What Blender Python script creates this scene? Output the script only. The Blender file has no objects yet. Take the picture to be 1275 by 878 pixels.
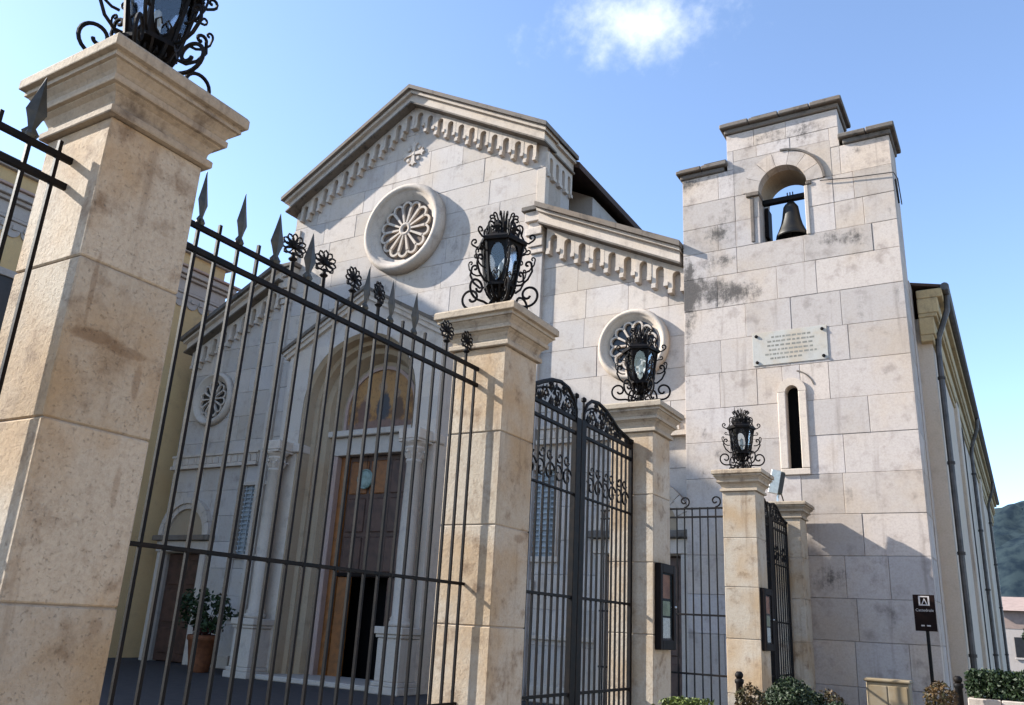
import bpy, math, random
from mathutils import Vector, Matrix
random.seed(11)
R = math.radians
PI = math.pi
scene = bpy.context.scene
col = scene.collection

# ------------------------------------------------------------------ camera
YAW, PITCH, ROLL = 0.55063501, 0.31573584, 0.05462691
fw = Vector((-math.sin(YAW)*math.cos(PITCH), math.cos(YAW)*math.cos(PITCH), math.sin(PITCH)))
rt0 = Vector((math.cos(YAW), math.sin(YAW), 0))
up0 = rt0.cross(fw)
rt = rt0*math.cos(ROLL) + up0*math.sin(ROLL)
up = rt.cross(fw)
cam = bpy.data.cameras.new('camera')
cam.sensor_width = 36.0
cam.lens = 36.0*1037.4/1275.0
cam.clip_start = 0.05
cam.clip_end = 9000
camo = bpy.data.objects.new('camera', cam)
col.objects.link(camo)
camo.matrix_world = Matrix(((rt.x, up.x, -fw.x, 0), (rt.y, up.y, -fw.y, 0), (rt.z, up.z, -fw.z, 1.6), (0, 0, 0, 1)))
scene.camera = camo

# ------------------------------------------------------------------ light
SUN = Vector((-1.0, -0.33, 0.66)).normalized()          # towards the sun
el = math.asin(SUN.z)
sun = bpy.data.lights.new('sun', 'SUN')
sun.energy = 4.5
sun.angle = R(0.53)
sun.color = (1.0, 0.95, 0.87)
so = bpy.data.objects.new('sun', sun)
col.objects.link(so)
so.rotation_euler = SUN.to_track_quat('Z', 'Y').to_euler()
so.location = (-40, -10, 40)
world = bpy.data.worlds.new('World')
scene.world = world
world.use_nodes = True
wn, wl = world.node_tree.nodes, world.node_tree.links
wn.clear()
wo = wn.new('ShaderNodeOutputWorld')
bg = wn.new('ShaderNodeBackground')
bg.inputs['Strength'].default_value = 0.15
sky = wn.new('ShaderNodeTexSky')
sky.sky_type = 'NISHITA'
sky.sun_disc = False
sky.sun_elevation = el
sky.sun_rotation = math.atan2(SUN.x, SUN.y)
sky.air_density = 1.0
sky.dust_density = 2.4
sky.altitude = 2800
sky.ozone_density = 1.0
# one small fair-weather cloud, fixed in the sky by direction
def pix(x, y):
    return (rt*((x-637.5)/1037.4) - up*((y-439)/1037.4) + fw).normalized()
cd = pix(806, 28)
ce = cd.cross(Vector((0, 0, 1))).normalized()
cu = ce.cross(cd)
tc = wn.new('ShaderNodeTexCoord')
def wdot(v):
    n = wn.new('ShaderNodeVectorMath'); n.operation = 'DOT_PRODUCT'
    wl.new(tc.outputs['Generated'], n.inputs[0]); n.inputs[1].default_value = v
    return n.outputs['Value']
def wm(op, a, b=None, c=None, clamp=False):
    n = wn.new('ShaderNodeMath'); n.operation = op; n.use_clamp = clamp
    for i, s in enumerate((a, b, c)):
        if s is None: continue
        if isinstance(s, (int, float)): n.inputs[i].default_value = s
        else: wl.new(s, n.inputs[i])
    return n.outputs[0]
wd = wdot(cd)
u_ = wm('DIVIDE', wdot(ce), 0.084); v_ = wm('DIVIDE', wdot(cu), 0.037)
rr = wm('SQRT', wm('ADD', wm('MULTIPLY', u_, u_), wm('MULTIPLY', v_, v_)))
cn = wn.new('ShaderNodeTexNoise'); cn.inputs['Scale'].default_value = 17.0
cn.inputs['Detail'].default_value = 8.0; cn.inputs['Roughness'].default_value = 0.6
wl.new(tc.outputs['Generated'], cn.inputs['Vector'])
cm = wm('MULTIPLY_ADD', wm('SUBTRACT', cn.outputs['Fac'], 0.5), 3.2, wm('SUBTRACT', 0.8, rr))
ramp = wn.new('ShaderNodeMapRange'); ramp.interpolation_type = 'SMOOTHSTEP'
ramp.inputs['From Min'].default_value = -0.7; ramp.inputs['From Max'].default_value = 1.15
wl.new(cm, ramp.inputs['Value'])
front = wm('GREATER_THAN', wd, 0.3)
cmask = wm('MULTIPLY', wm('MULTIPLY', ramp.outputs['Result'], front), 0.85)
mx = wn.new('ShaderNodeMix'); mx.data_type = 'RGBA'
wl.new(cmask, mx.inputs['Factor'])
wl.new(sky.outputs['Color'], mx.inputs['A'])
mx.inputs['B'].default_value = (3.3, 3.5, 3.75, 1)
wl.new(mx.outputs['Result'], bg.inputs['Color'])
wl.new(bg.outputs['Background'], wo.inputs['Surface'])
vs = scene.view_settings
vs.view_transform = 'Standard'; vs.look = 'None'; vs.gamma = 1.0
vs.use_curve_mapping = False
vs.exposure = 1.52

# ------------------------------------------------------------------ materials
MATS = {}
def newmat(name):
    m = bpy.data.materials.new(name); m.use_nodes = True
    MATS[name] = m
    nt = m.node_tree
    return m, nt, nt.nodes['Principled BSDF']
class NT:
    def __init__(s, nt): s.nt = nt; s.n = nt.nodes; s.l = nt.links
    def set(s, inp, v):
        if isinstance(v, bpy.types.NodeSocket): s.l.new(v, inp)
        elif isinstance(v, (tuple, list)): inp.default_value = tuple(v)+((1.0,) if len(v) == 3 and inp.type == 'RGBA' else ())
        else: inp.default_value = v
    def pos(s, scale=(1, 1, 1)):
        g = s.n.new('ShaderNodeNewGeometry')
        mp = s.n.new('ShaderNodeMapping'); mp.inputs['Scale'].default_value = scale
        s.l.new(g.outputs['Position'], mp.inputs['Vector'])
        return mp.outputs['Vector']
    def noise(s, vec, scale, detail=5, rough=.55):
        n = s.n.new('ShaderNodeTexNoise'); s.l.new(vec, n.inputs['Vector'])
        n.inputs['Scale'].default_value = scale; n.inputs['Detail'].default_value = detail
        n.inputs['Roughness'].default_value = rough
        return n.outputs['Fac']
    def ramp(s, f, a, b, lo=0., hi=1.):
        n = s.n.new('ShaderNodeMapRange'); n.interpolation_type = 'SMOOTHSTEP'
        s.l.new(f, n.inputs['Value'])
        for k, v in (('From Min', a), ('From Max', b), ('To Min', lo), ('To Max', hi)): n.inputs[k].default_value = v
        return n.outputs['Result']
    def math(s, op, a, b=0., clamp=False):
        n = s.n.new('ShaderNodeMath'); n.operation = op; n.use_clamp = clamp
        s.set(n.inputs[0], a); s.set(n.inputs[1], b); return n.outputs[0]
    def mix(s, f, a, b, mode='MIX'):
        n = s.n.new('ShaderNodeMix'); n.data_type = 'RGBA'; n.blend_type = mode
        s.set(n.inputs['Factor'], f); s.set(n.inputs['A'], a); s.set(n.inputs['B'], b)
        return n.outputs['Result']
    def rnd(s):
        return s.n.new('ShaderNodeObjectInfo').outputs['Random']
    def bump(s, h, bsdf, strength=.3, dist=.02):
        b = s.n.new('ShaderNodeBump'); b.inputs['Strength'].default_value = strength; b.inputs['Distance'].default_value = dist
        s.l.new(h, b.inputs['Height']); s.l.new(b.outputs['Normal'], bsdf.inputs['Normal'])
    def sep(s):
        g = s.n.new('ShaderNodeNewGeometry'); x = s.n.new('ShaderNodeSeparateXYZ')
        s.l.new(g.outputs['Position'], x.inputs[0]); return x.outputs

def stone(name, base, warm, dark, warmth=.5, stain=.5, black=.0, streak=.5, scale=1.0, rough=.85, var=.25, bstr=.35, blackspots=None, smears=False):
    m, nt, b = newmat(name); t = NT(nt)
    p = t.pos()
    n1 = t.noise(p, .8*scale, 6); n2 = t.noise(p, 3.1*scale, 8, .65); n3 = t.noise(p, 28*scale, 6, .7)
    c = t.mix(t.math('MULTIPLY', t.ramp(n1, .4, .68), warmth), base, warm)
    c = t.mix(t.math('MULTIPLY', t.ramp(n2, .5, .75), stain), c, dark)
    r = t.rnd()
    c = t.mix(1.0, c, t.mix(r, (1-var, 1-var*.95, 1-var*.9), (1+var*.35, 1+var*.3, 1+var*.28)), 'MULTIPLY')
    r2 = t.math('FRACT', t.math('MULTIPLY', r, 7.31))
    c = t.mix(1.0, c, t.mix(r2, (1+var*.18, 1.0, 1-var*.22), (1-var*.1, 1.0, 1+var*.22)), 'MULTIPLY')
    vp = t.pos((2.2, 2.2, .16))
    st = t.noise(vp, 2.0*scale, 5, .6)
    c = t.mix(t.math('MULTIPLY', t.ramp(st, .56, .76), streak), c, dark)
    if black > 0:
        bn = t.noise(p, 1.5, 9, .75); bn2 = t.noise(vp, 1.3, 6, .7)
        mask = t.ramp(t.math('ADD', t.math('MULTIPLY', bn, .6), t.math('MULTIPLY', bn2, .4)), .56, .66)
        if blackspots:
            X, Y, Z = t.sep()
            tot = None
            for (sx, sz, rx, rz, w) in blackspots:
                dx = t.math('DIVIDE', t.math('SUBTRACT', X, sx), rx); dz = t.math('DIVIDE', t.math('SUBTRACT', Z, sz), rz)
                d = t.math('ADD', t.math('MULTIPLY', dx, dx), t.math('MULTIPLY', dz, dz))
                g = t.math('MULTIPLY', t.math('EXPONENT', t.math('MULTIPLY', d, -1.0)), w)
                tot = g if tot is None else t.math('ADD', tot, g)
            hi = t.math('ADD', t.math('MULTIPLY', t.noise(t.pos((1.5, 1.5, .3)), 5.0, 9, .75), .5), t.math('MULTIPLY', t.noise(p, 9.0, 8, .78), .5))
            m2 = t.ramp(t.math('ADD', t.math('ADD', t.math('MULTIPLY', bn, .45), t.math('MULTIPLY', hi, .55)), t.math('MULTIPLY', tot, .17)), .57, .72)
            mask = t.math('MAXIMUM', t.math('MULTIPLY', mask, .5), m2)
        c = t.mix(t.math('MULTIPLY', mask, black), c, (.035, .033, .032))
    if smears:      # brown run-off smears left on the near pillar
        X, Y, Z = t.sep(); tot = None
        wob = t.math('MULTIPLY', t.math('SUBTRACT', t.noise(p, 13, 8, .75), .5), 4.0)
        for (sy, sz, ry, rz, w) in ((2.08, 2.745, .13, .03, .75), (2.25, 2.72, .13, .022, .6), (2.33, 2.60, .018, .08, .5), (2.02, 2.95, .012, .16, .5), (2.33, 2.1, .016, .09, .4), (5.97, 2.27, .07, .03, .5), (2.36, 1.5, .03, .03, .4)):
            dy = t.math('DIVIDE', t.math('SUBTRACT', Y, sy), ry); dz = t.math('DIVIDE', t.math('SUBTRACT', Z, sz), rz)
            d = t.math('ADD', t.math('ADD', t.math('MULTIPLY', dy, dy), t.math('MULTIPLY', dz, dz)), wob)
            g = t.math('MULTIPLY', t.math('SUBTRACT', 1., t.ramp(d, .3, 1.9)), w)
            tot = g if tot is None else t.math('MAXIMUM', tot, g)
        c = t.mix(tot, c, (.17, .10, .052))
    c = t.mix(t.ramp(n3, .35, .75, .0, .3), c, dark)
    t.set(b.inputs['Base Color'], c)
    b.inputs['Roughness'].default_value = rough
    b.inputs['Specular IOR Level'].default_value = .25
    pit = t.ramp(t.noise(p, 34*scale, 5, .7), .58, .70)
    c = t.mix(t.math('MULTIPLY', pit, .24), c, dark)
    t.set(b.inputs['Base Color'], c)
    h = t.math('SUBTRACT', t.math('ADD', t.math('MULTIPLY', n2, .5), t.math('MULTIPLY', n3, .5)), t.math('MULTIPLY', pit, .3))
    t.bump(h, b, bstr, .012)
    return m
stone('facade_stone', (.46, .415, .375), (.455, .38, .30), (.23, .19, .165), .6, .5, .45, .5, var=.15)
stone('carved_stone', (.50, .435, .37), (.48, .38, .275), (.22, .18, .155), .4, .5, .35, .45, var=.12)
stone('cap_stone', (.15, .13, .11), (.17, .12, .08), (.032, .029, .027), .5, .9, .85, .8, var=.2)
stone('tower_stone', (.44, .395, .36), (.435, .355, .275), (.19, .155, .135), .7, .6, .9, .6, var=.2,
      blackspots=[(-5.15, 10.45, .45, .28, 1.0), (-5.05, 9.75, .5, .22, .9), (-4.8, 8.85, .6, .3, 1.0), (-5.6, 9.1, .6, .5, .85), (-4.95, 10.9, .25, .3, .6), (-2.6, 9.75, .8, .22, .9), (-5.6, 11.9, .7, .25, .9), (-3.6, 12.6, 1.1, .3, .9), (-2.0, 11.8, .6, .25, .7), (-5.9, 8.6, .2, 2.0, .9), (-3.2, 2.7, .5, .3, .8), (-5.5, 5.5, .5, 1.2, .45)])
stone('pillar_stone', (.43, .375, .30), (.385, .275, .165), (.17, .11, .065), 1.0, .9, .25, .6, scale=1.7, var=.16, bstr=.8, smears=True)
stone('pillar_cap_stone', (.37, .31, .235), (.33, .24, .155), (.10, .07, .05), .6, .85, .45, .6, scale=1.8, var=.12, bstr=.5)
stone('mortar', (.33, .285, .245), (.30, .235, .18), (.16, .135, .11), .4, .5, .2, .4, var=.05)
stone('pink_marble', (.38, .275, .235), (.37, .25, .18), (.17, .125, .105), .4, .4, .05, .3, var=.1)
stone('pale_marble', (.44, .385, .33), (.42, .34, .255), (.2, .18, .16), .3, .45, .05, .3, var=.05, rough=.6)
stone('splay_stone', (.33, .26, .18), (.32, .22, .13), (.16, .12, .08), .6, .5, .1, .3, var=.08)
stone('side_plaster', (.54, .455, .365), (.52, .41, .28), (.30, .24, .19), .5, .4, .1, .9, var=.03, bstr=.2)
stone('ochre_plaster', (.52, .37, .19), (.48, .32, .15), (.27, .2, .12), .6, .35, .04, .4, var=.02, bstr=.15)
stone('ochre_cornice', (.45, .35, .2), (.41, .29, .14), (.13, .1, .065), .5, .6, .3, .4, var=.03)
stone('white_plaster', (.37, .335, .31), (.35, .28, .23), (.19, .165, .15), .4, .4, .05, .4, var=.02, bstr=.15)
stone('roof_tile', (.07, .045, .036), (.09, .045, .03), (.025, .02, .018), .5, .6, .4, .4, var=.1)
stone('plaque_marble', (.39, .375, .34), (.37, .26, .14), (.2, .195, .175), .5, .3, .1, .5, scale=2, var=.02, rough=.55)
stone('lichen_lead', (.055, .05, .047), (.065, .05, .04), (.025, .025, .025), .5, .5, .3, .5, var=.08)
stone('street_stone', (.30, .27, .235), (.29, .24, .19), (.15, .13, .11), .4, .5, .1, .1, var=.02)
stone('cream_plaster', (.46, .38, .28), (.45, .35, .24), (.3, .25, .18), .4, .3, .03, .4, var=.02, bstr=.15)
stone('rose_ground', (.13, .10, .085), (.13, .09, .06), (.06, .045, .035), .5, .5, .1, .3, var=.05)

def simple(name, colr, rough=.6, metal=0., spec=.4, nscale=0, namt=.35, bump=0., dark=None):
    m, nt, b = newmat(name); t = NT(nt)
    if nscale:
        n = t.noise(t.pos(), nscale, 6, .65)
        c = t.mix(t.ramp(n, .38, .68, 0, 1), colr, dark or tuple(v*(1-namt) for v in colr))
        c = t.mix(1.0, c, t.mix(t.rnd(), (.88, .88, .88), (1.1, 1.1, 1.1)), 'MULTIPLY')
        t.set(b.inputs['Base Color'], c)
        if bump: t.bump(n, b, bump, .01)
    else:
        b.inputs['Base Color'].default_value = (*colr, 1)
    b.inputs['Roughness'].default_value = rough
    b.inputs['Metallic'].default_value = metal
    b.inputs['Specular IOR Level'].default_value = spec
    return m
simple('iron', (.0042, .0045, .0053), .6, .0, .12, 14, .3, .2, (.013, .009, .007))
simple('iron_worn', (.0045, .0048, .0055), .6, .0, .12, 9, .3, .3, (.010, .007, .006))
simple('spear_paint', (.05, .052, .047), .45, .1, .4, 12, .4, .2)
simple('bronze', (.012, .011, .010), .5, .4, .5, 6, .5, .2, (.025, .022, .015))
simple('asphalt', (.042, .037, .037), .9, 0, .3, 5, .3, .3)
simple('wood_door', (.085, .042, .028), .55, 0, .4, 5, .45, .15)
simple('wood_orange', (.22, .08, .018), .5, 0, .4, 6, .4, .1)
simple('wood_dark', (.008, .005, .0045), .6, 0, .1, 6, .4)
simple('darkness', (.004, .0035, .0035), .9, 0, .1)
simple('terracotta', (.17, .062, .026), .8, 0, .3, 9, .35, .2)
simple('paper_white', (.62, .60, .55), .8, 0, .2, 30, .3)
simple('paper_red', (.34, .14, .075), .7, 0, .3, 8, .4)
simple('paper_green', (.30, .31, .2), .7, 0, .3, 8, .4)
simple('sign_brown', (.011, .005, .004), .6, 0, .08, 8, .2)
simple('sign_white', (.40, .37, .36), .6, 0, .3)
simple('alu', (.55, .57, .56), .3, .8, .5, 20, .15)
simple('alu_dark', (.06, .08, .07), .4, .5, .5, 20, .2)
simple('zinc', (.085, .075, .07), .5, .3, .5, 5, .5, .1)
simple('lattice_paint', (.30, .33, .35), .6, 0, .3, 8, .2)
simple('teal_paint', (.025, .075, .085), .5, 0, .4, 8, .4)
simple('ochre_box', (.22, .165, .095), .7, 0, .3, 3, .35, dark=(.25, .21, .15))
simple('disc_glaze', (.17, .23, .21), .3, 0, .5, 9, .6, dark=(.09, .13, .11))
simple('bark', (.055, .038, .027), .9, 0, .2, 9, .4)
simple('engraving', (.2, .195, .17), .8, 0, .2, 12, .3)
simple('candle_glass', (.4, .38, .33), .3)
simple('leaf_dark', (.020, .036, .011), .55, 0, .3, 6, .45, dark=(.008, .018, .006))
simple('leaf_lime', (.085, .115, .018), .55, 0, .35, 6, .4)
simple('leaf_rust', (.075, .04, .011), .6, 0, .3, 6, .5, dark=(.025, .03, .009))
simple('leaf_red', (.055, .010, .008), .6, 0, .3, 6, .4)
simple('hazed_forest', (.028, .042, .048), .95, 0, .05, .09, .4, .0, dark=(.010, .018, .027))  # blue-grey haze of distance is mixed into the forest colour
simple('pink_house', (.28, .21, .18), .8, 0, .2, 2, .2)
def glass(name, refl=.7):
    m, nt, b = newmat(name); t = NT(nt)
    nt.nodes.remove(b)
    out = nt.nodes['Material Output']
    tr = nt.nodes.new('ShaderNodeBsdfTransparent'); tr.inputs[0].default_value = (.93, .96, .98, 1)
    gl = nt.nodes.new('ShaderNodeBsdfGlossy'); gl.inputs['Roughness'].default_value = .04
    fr = nt.nodes.new('ShaderNodeFresnel'); fr.inputs[0].default_value = 1.5
    f2 = t.math('ADD', t.math('MULTIPLY', fr.outputs[0], refl), .02, True)
    mxs = nt.nodes.new('ShaderNodeMixShader')
    nt.links.new(f2, mxs.inputs[0]); nt.links.new(tr.outputs[0], mxs.inputs[1]); nt.links.new(gl.outputs[0], mxs.inputs[2])
    nt.links.new(mxs.outputs[0], out.inputs['Surface'])
glass('lamp_glass')
glass('board_glass', .2)
simple('leaded_glass', (.018, .018, .02), .3, 0, .4, 4, .3)
def fresco():
    m, nt, b = newmat('fresco'); t = NT(nt)
    X, Y, Z = t.sep(); p = t.pos()
    n = t.noise(p, 3.4, 8, .7); n2 = t.noise(p, 7.5, 7, .65); n4 = t.noise(p, 16, 5, .6)
    c = t.mix(t.ramp(n, .38, .62), (.34, .17, .05), (.13, .06, .024))
    def blob(c, cx, cz, rx, rz, colr, soft=.35):
        dx = t.math('DIVIDE', t.math('SUBTRACT', X, cx), rx); dz = t.math('DIVIDE', t.math('SUBTRACT', Z, cz), rz)
        d = t.math('ADD', t.math('MULTIPLY', dx, dx), t.math('MULTIPLY', dz, dz))
        d = t.math('ADD', d, t.math('MULTIPLY', t.math('SUBTRACT', n2, .5), 2.6))
        return t.mix(t.math('SUBTRACT', 1., t.ramp(d, 1-soft, 1+soft)), c, colr)
    c = blob(c, -14.75, 7.6, .95, .55, (.31, .165, .06))
    c = blob(c, -14.68, 7.1, .24, .42, (.05, .05, .055))
    c = blob(c, -14.75, 7.72, .15, .18, (.27, .17, .10))
    c = blob(c, -15.35, 7.0, .22, .42, (.13, .07, .05))
    c = blob(c, -15.3, 7.45, .1, .12, (.24, .15, .09))
    c = blob(c, -14.15, 7.05, .18, .36, (.10, .055, .03))
    c = blob(c, -14.2, 7.5, .1, .12, (.24, .15, .09))
    c = blob(c, -14.75, 6.62, 1.3, .16, (.17, .10, .075))
    c = t.mix(t.ramp(n4, .5, .7, 0, .5), c, (.05, .03, .02))
    t.set(b.inputs['Base Color'], c); b.inputs['Roughness'].default_value = .8
fresco()
M = MATS

# ------------------------------------------------------------------ mesh helpers
class MB:
    def __init__(s): s.v = []; s.f = []
    def add(s, vs, fs):
        o = len(s.v); s.v += [tuple(q) for q in vs]; s.f += [[i+o for i in f] for f in fs]; return s
    def box(s, x0, x1, y0, y1, z0, z1):
        return s.add([(x0, y0, z0), (x1, y0, z0), (x1, y1, z0), (x0, y1, z0), (x0, y0, z1), (x1, y0, z1), (x1, y1, z1), (x0, y1, z1)],
                     [(0, 3, 2, 1), (4, 5, 6, 7), (0, 1, 5, 4), (1, 2, 6, 5), (2, 3, 7, 6), (3, 0, 4, 7)])
    def cbox(s, x0, x1, y0, y1, z0, z1, c=.01):
        """box with a small chamfer on every edge"""
        vs = []
        for x, y, z in ((x0, y0, z0), (x1, y0, z0), (x1, y1, z0), (x0, y1, z0), (x0, y0, z1), (x1, y0, z1), (x1, y1, z1), (x0, y1, z1)):
            sx = c if x == x0 else -c; sy = c if y == y0 else -c; sz = c if z == z0 else -c
            vs += [(x, y+sy, z+sz), (x+sx, y, z+sz), (x+sx, y+sy, z)]
        q = lambda k, a: k*3+a
        fs = [[q(0, 2), q(3, 2), q(2, 2), q(1, 2)], [q(4, 2), q(5, 2), q(6, 2), q(7, 2)],
              [q(0, 1), q(1, 1), q(5, 1), q(4, 1)], [q(2, 1), q(3, 1), q(7, 1), q(6, 1)],
              [q(1, 0), q(2, 0), q(6, 0), q(5, 0)], [q(3, 0), q(0, 0), q(4, 0), q(7, 0)]]
        for a, b in ((0, 1), (2, 3), (4, 5), (6, 7)): fs.append([q(a, 1), q(b, 1), q(b, 2), q(a, 2)])
        for a, b in ((1, 2), (3, 0), (5, 6), (7, 4)): fs.append([q(a, 0), q(b, 0), q(b, 2), q(a, 2)])
        for a, b in ((0, 4), (1, 5), (2, 6), (3, 7)): fs.append([q(a, 0), q(b, 0), q(b, 1), q(a, 1)])
        for k in range(8): fs.append([q(k, 0), q(k, 1), q(k, 2)])
        return s.add(vs, fs)
    def prism_xz(s, poly, y0, y1):
        """polygon of (x,z), counter-clockwise seen from -Y, extruded from y0 to y1"""
        n = len(poly)
        vs = [(x, y0, z) for x, z in poly]+[(x, y1, z) for x, z in poly]
        fs = [list(range(n)), list(range(2*n-1, n-1, -1))]+[[i, i+n, (i+1) % n+n, (i+1) % n] for i in range(n)]
        return s.add(vs, fs)
    def prism_yz(s, poly, x0, x1):
        n = len(poly)
        vs = [(x0, y, z) for y, z in poly]+[(x1, y, z) for y, z in poly]
        fs = [list(range(n)), list(range(2*n-1, n-1, -1))]+[[i, i+n, (i+1) % n+n, (i+1) % n] for i in range(n)]
        return s.add(vs, fs)
    def prism_xy(s, poly, z0, z1):
        n = len(poly)
        vs = [(x, y, z0) for x, y in poly]+[(x, y, z1) for x, y in poly]
        fs = [list(range(n)), list(range(2*n-1, n-1, -1))]+[[i, i+n, (i+1) % n+n, (i+1) % n] for i in range(n)]
        return s.add(vs, fs)
    def tube(s, pts, r, n=6, closed=False, r_end=None):
        pts = [Vector(p) for p in pts]; k = len(pts); vs = []; fs = []
        prev = None
        for i, p in enumerate(pts):
            a = pts[(i-1) % k] if (closed or i > 0) else p
            b = pts[(i+1) % k] if (closed or i < k-1) else p
            t = (b-a)
            if t.length < 1e-9: t = Vector((0, 0, 1))
            t.normalize()
            if prev is None:
                ref = Vector((0, 0, 1)) if abs(t.z) < .9 else Vector((1, 0, 0))
                nx = t.cross(ref).normalized()
            else:
                nx = prev-t*prev.dot(t)
                nx = nx.normalized() if nx.length > 1e-6 else t.cross(Vector((0, .3, 1))).normalized()
            prev = nx; ny = t.cross(nx)
            rad = r if r_end is None else r+(r_end-r)*i/(k-1)
            for j in range(n):
                an = 2*PI*(j+.5)/n
                vs.append(p+nx*math.cos(an)*rad+ny*math.sin(an)*rad)
        m = k if closed else k-1
        for i in range(m):
            for j in range(n):
                fs.append([i*n+j, i*n+(j+1) % n, ((i+1) % k)*n+(j+1) % n, ((i+1) % k)*n+j])
        if not closed:
            fs.append(list(range(n-1, -1, -1))); fs.append([(k-1)*n+j for j in range(n)])
        return s.add(vs, fs)
    def lathe(s, prof, c=(0, 0, 0), n=24, axis='z', closed=False):
        vs = []; fs = []
        for (r, h) in prof:
            for j in range(n):
                a = 2*PI*j/n
                if axis == 'z': vs.append((c[0]+r*math.cos(a), c[1]+r*math.sin(a), c[2]+h))
                else: vs.append((c[0]+r*math.cos(a), c[1]+h, c[2]+r*math.sin(a)))
        k = len(prof)
        for i in range(k if closed else k-1):
            i2 = (i+1) % k
            for j in range(n): fs.append([i*n+j, i*n+(j+1) % n, i2*n+(j+1) % n, i2*n+j])
        if not closed:
            fs.append(list(range(n))); fs.append([(k-1)*n+j for j in range(n-1, -1, -1)])
        return s.add(vs, fs)
    def mesh(s, name, mat, off=(0, 0, 0), smooth=False):
        me = bpy.data.meshes.new(name)
        me.from_pydata([(a-off[0], b-off[1], c-off[2]) for a, b, c in s.v], [], s.f)
        me.materials.append(mat if not isinstance(mat, str) else M[mat])
        if smooth: me.polygons.foreach_set('use_smooth', [True]*len(me.polygons))
        me.validate()
        import bmesh
        bm = bmesh.new(); bm.from_mesh(me)
        bmesh.ops.recalc_face_normals(bm, faces=bm.faces[:]); bm.to_mesh(me); bm.free()
        return me
    def build(s, name, mat, parent=None, smooth=False):
        off = (0, 0, 0)
        if parent is not None:
            off = OFFS.get(parent.name, (0, 0, 0))
        o = bpy.data.objects.new(name, s.mesh(name, mat, off, smooth))
        col.objects.link(o)
        if parent is not None: o.parent = parent; OFFS[o.name] = off
        return o
OFFS = {}
def tag(o, label=None, cat=None, group=None, kind=None):
    if label: o['label'] = label
    if cat: o['category'] = cat
    if group: o['group'] = group
    if kind: o['kind'] = kind
    return o
def thing(name, label, cat, loc=(0, 0, 0), group=None):
    o = bpy.data.objects.new(name, None); col.objects.link(o); o.location = loc
    o.empty_display_size = .2
    OFFS[o.name] = tuple(loc)
    return tag(o, label, cat, group)
def place(me, name, parent, loc=(0, 0, 0), rot=(0, 0, 0), scale=(1, 1, 1)):
    """a part with shared mesh data, given in world coordinates"""
    o = bpy.data.objects.new(name, me); col.objects.link(o); o.parent = parent
    po = OFFS.get(parent.name, (0, 0, 0))
    o.location = (loc[0]-po[0], loc[1]-po[1], loc[2]-po[2]); o.rotation_euler = rot; o.scale = scale
    return o
def copy_tree(o, parent=None):
    c = o.copy(); col.objects.link(c); c.parent = parent
    for ch in o.children: copy_tree(ch, c)
    return c
def arc(cx, cz, r, a0, a1, n):
    return [(cx+r*math.cos(R(a0+(a1-a0)*i/n)), cz+r*math.sin(R(a0+(a1-a0)*i/n))) for i in range(n+1)]
def clip(poly, a, b, c):
    """keep a*x+b*z<=c"""
    out = []
    n = len(poly)
    for i in range(n):
        p, q = poly[i], poly[(i+1) % n]
        dp, dq = a*p[0]+b*p[1]-c, a*q[0]+b*q[1]-c
        if dp <= 0: out.append(p)
        if dp*dq < 0:
            t = dp/(dp-dq); out.append((p[0]+t*(q[0]-p[0]), p[1]+t*(q[1]-p[1])))
    return out
def area(p): return .5*sum(p[i][0]*p[(i+1) % len(p)][1]-p[(i+1) % len(p)][0]*p[i][1] for i in range(len(p)))
def shrink(p, d):
    cx = sum(q[0] for q in p)/len(p); cz = sum(q[1] for q in p)/len(p)
    out = []
    for x, z in p:
        out.append((x+max(-d, min(d, (cx-x)*.9)) if abs(cx-x) > 1e-6 else x, z+max(-d, min(d, (cz-z)*.9)) if abs(cz-z) > 1e-6 else z))
    return out
def block(poly, yf, yb, mat, parent, name='stone_block', gap=.003, ch=.006, jit=.005):
    """one chamfered facing stone, front at yf"""
    if len(poly) < 3 or abs(area(poly)) < .012: return
    if area(poly) < 0: poly = poly[::-1]
    y = yf+random.uniform(-jit, jit)
    a = shrink(poly, gap); b = shrink(a, ch); n = len(poly)
    vs = [(x, y, z) for x, z in b]+[(x, y+ch, z) for x, z in a]+[(x, yb, z) for x, z in a]
    fs = [list(range(n)), list(range(3*n-1, 2*n-1, -1))]
    for k in (0, 1):
        fs += [[k*n+i, (k+1)*n+i, (k+1)*n+(i+1) % n, k*n+(i+1) % n] for i in range(n)]
    MB().add(vs, fs).build(name, mat, parent)
def subtract(rect, hole):
    x0, x1, z0, z1 = rect; a, b, c, d = hole
    if b <= x0 or a >= x1 or d <= z0 or c >= z1: return [rect]
    out = []
    if a > x0: out.append((x0, a, z0, z1))
    if b < x1: out.append((b, x1, z0, z1))
    m0, m1 = max(x0, a), min(x1, b)
    if c > z0: out.append((m0, m1, z0, c))
    if d < z1: out.append((m0, m1, d, z1))
    return [r for r in out if r[1]-r[0] > .03 and r[3]-r[2] > .03]
def courses(x0, x1, zs, yf, yb, mat, parent, clips=(), holes=(), wmin=.9, wmax=1.7, seed=1):
    rn = random.Random(seed)
    for k in range(len(zs)-1):
        xs = [x0]
        first = rn.uniform(.45, 1.0)*wmax
        x = x0+first
        while x < x1-.45:
            xs.append(x); x += rn.uniform(wmin, wmax)
        xs.append(x1)
        for i in range(len(xs)-1):
            rects = [(xs[i], xs[i+1], zs[k], zs[k+1])]
            for h in holes:
                rects = [q for r in rects for q in subtract(r, h)]
            for r in rects:
                poly = [(r[0], r[2]), (r[1], r[2]), (r[1], r[3]), (r[0], r[3])]
                for cl in clips: poly = clip(poly, *cl) if poly else poly
                if poly: block(poly, yf, yb, mat, parent)

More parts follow.
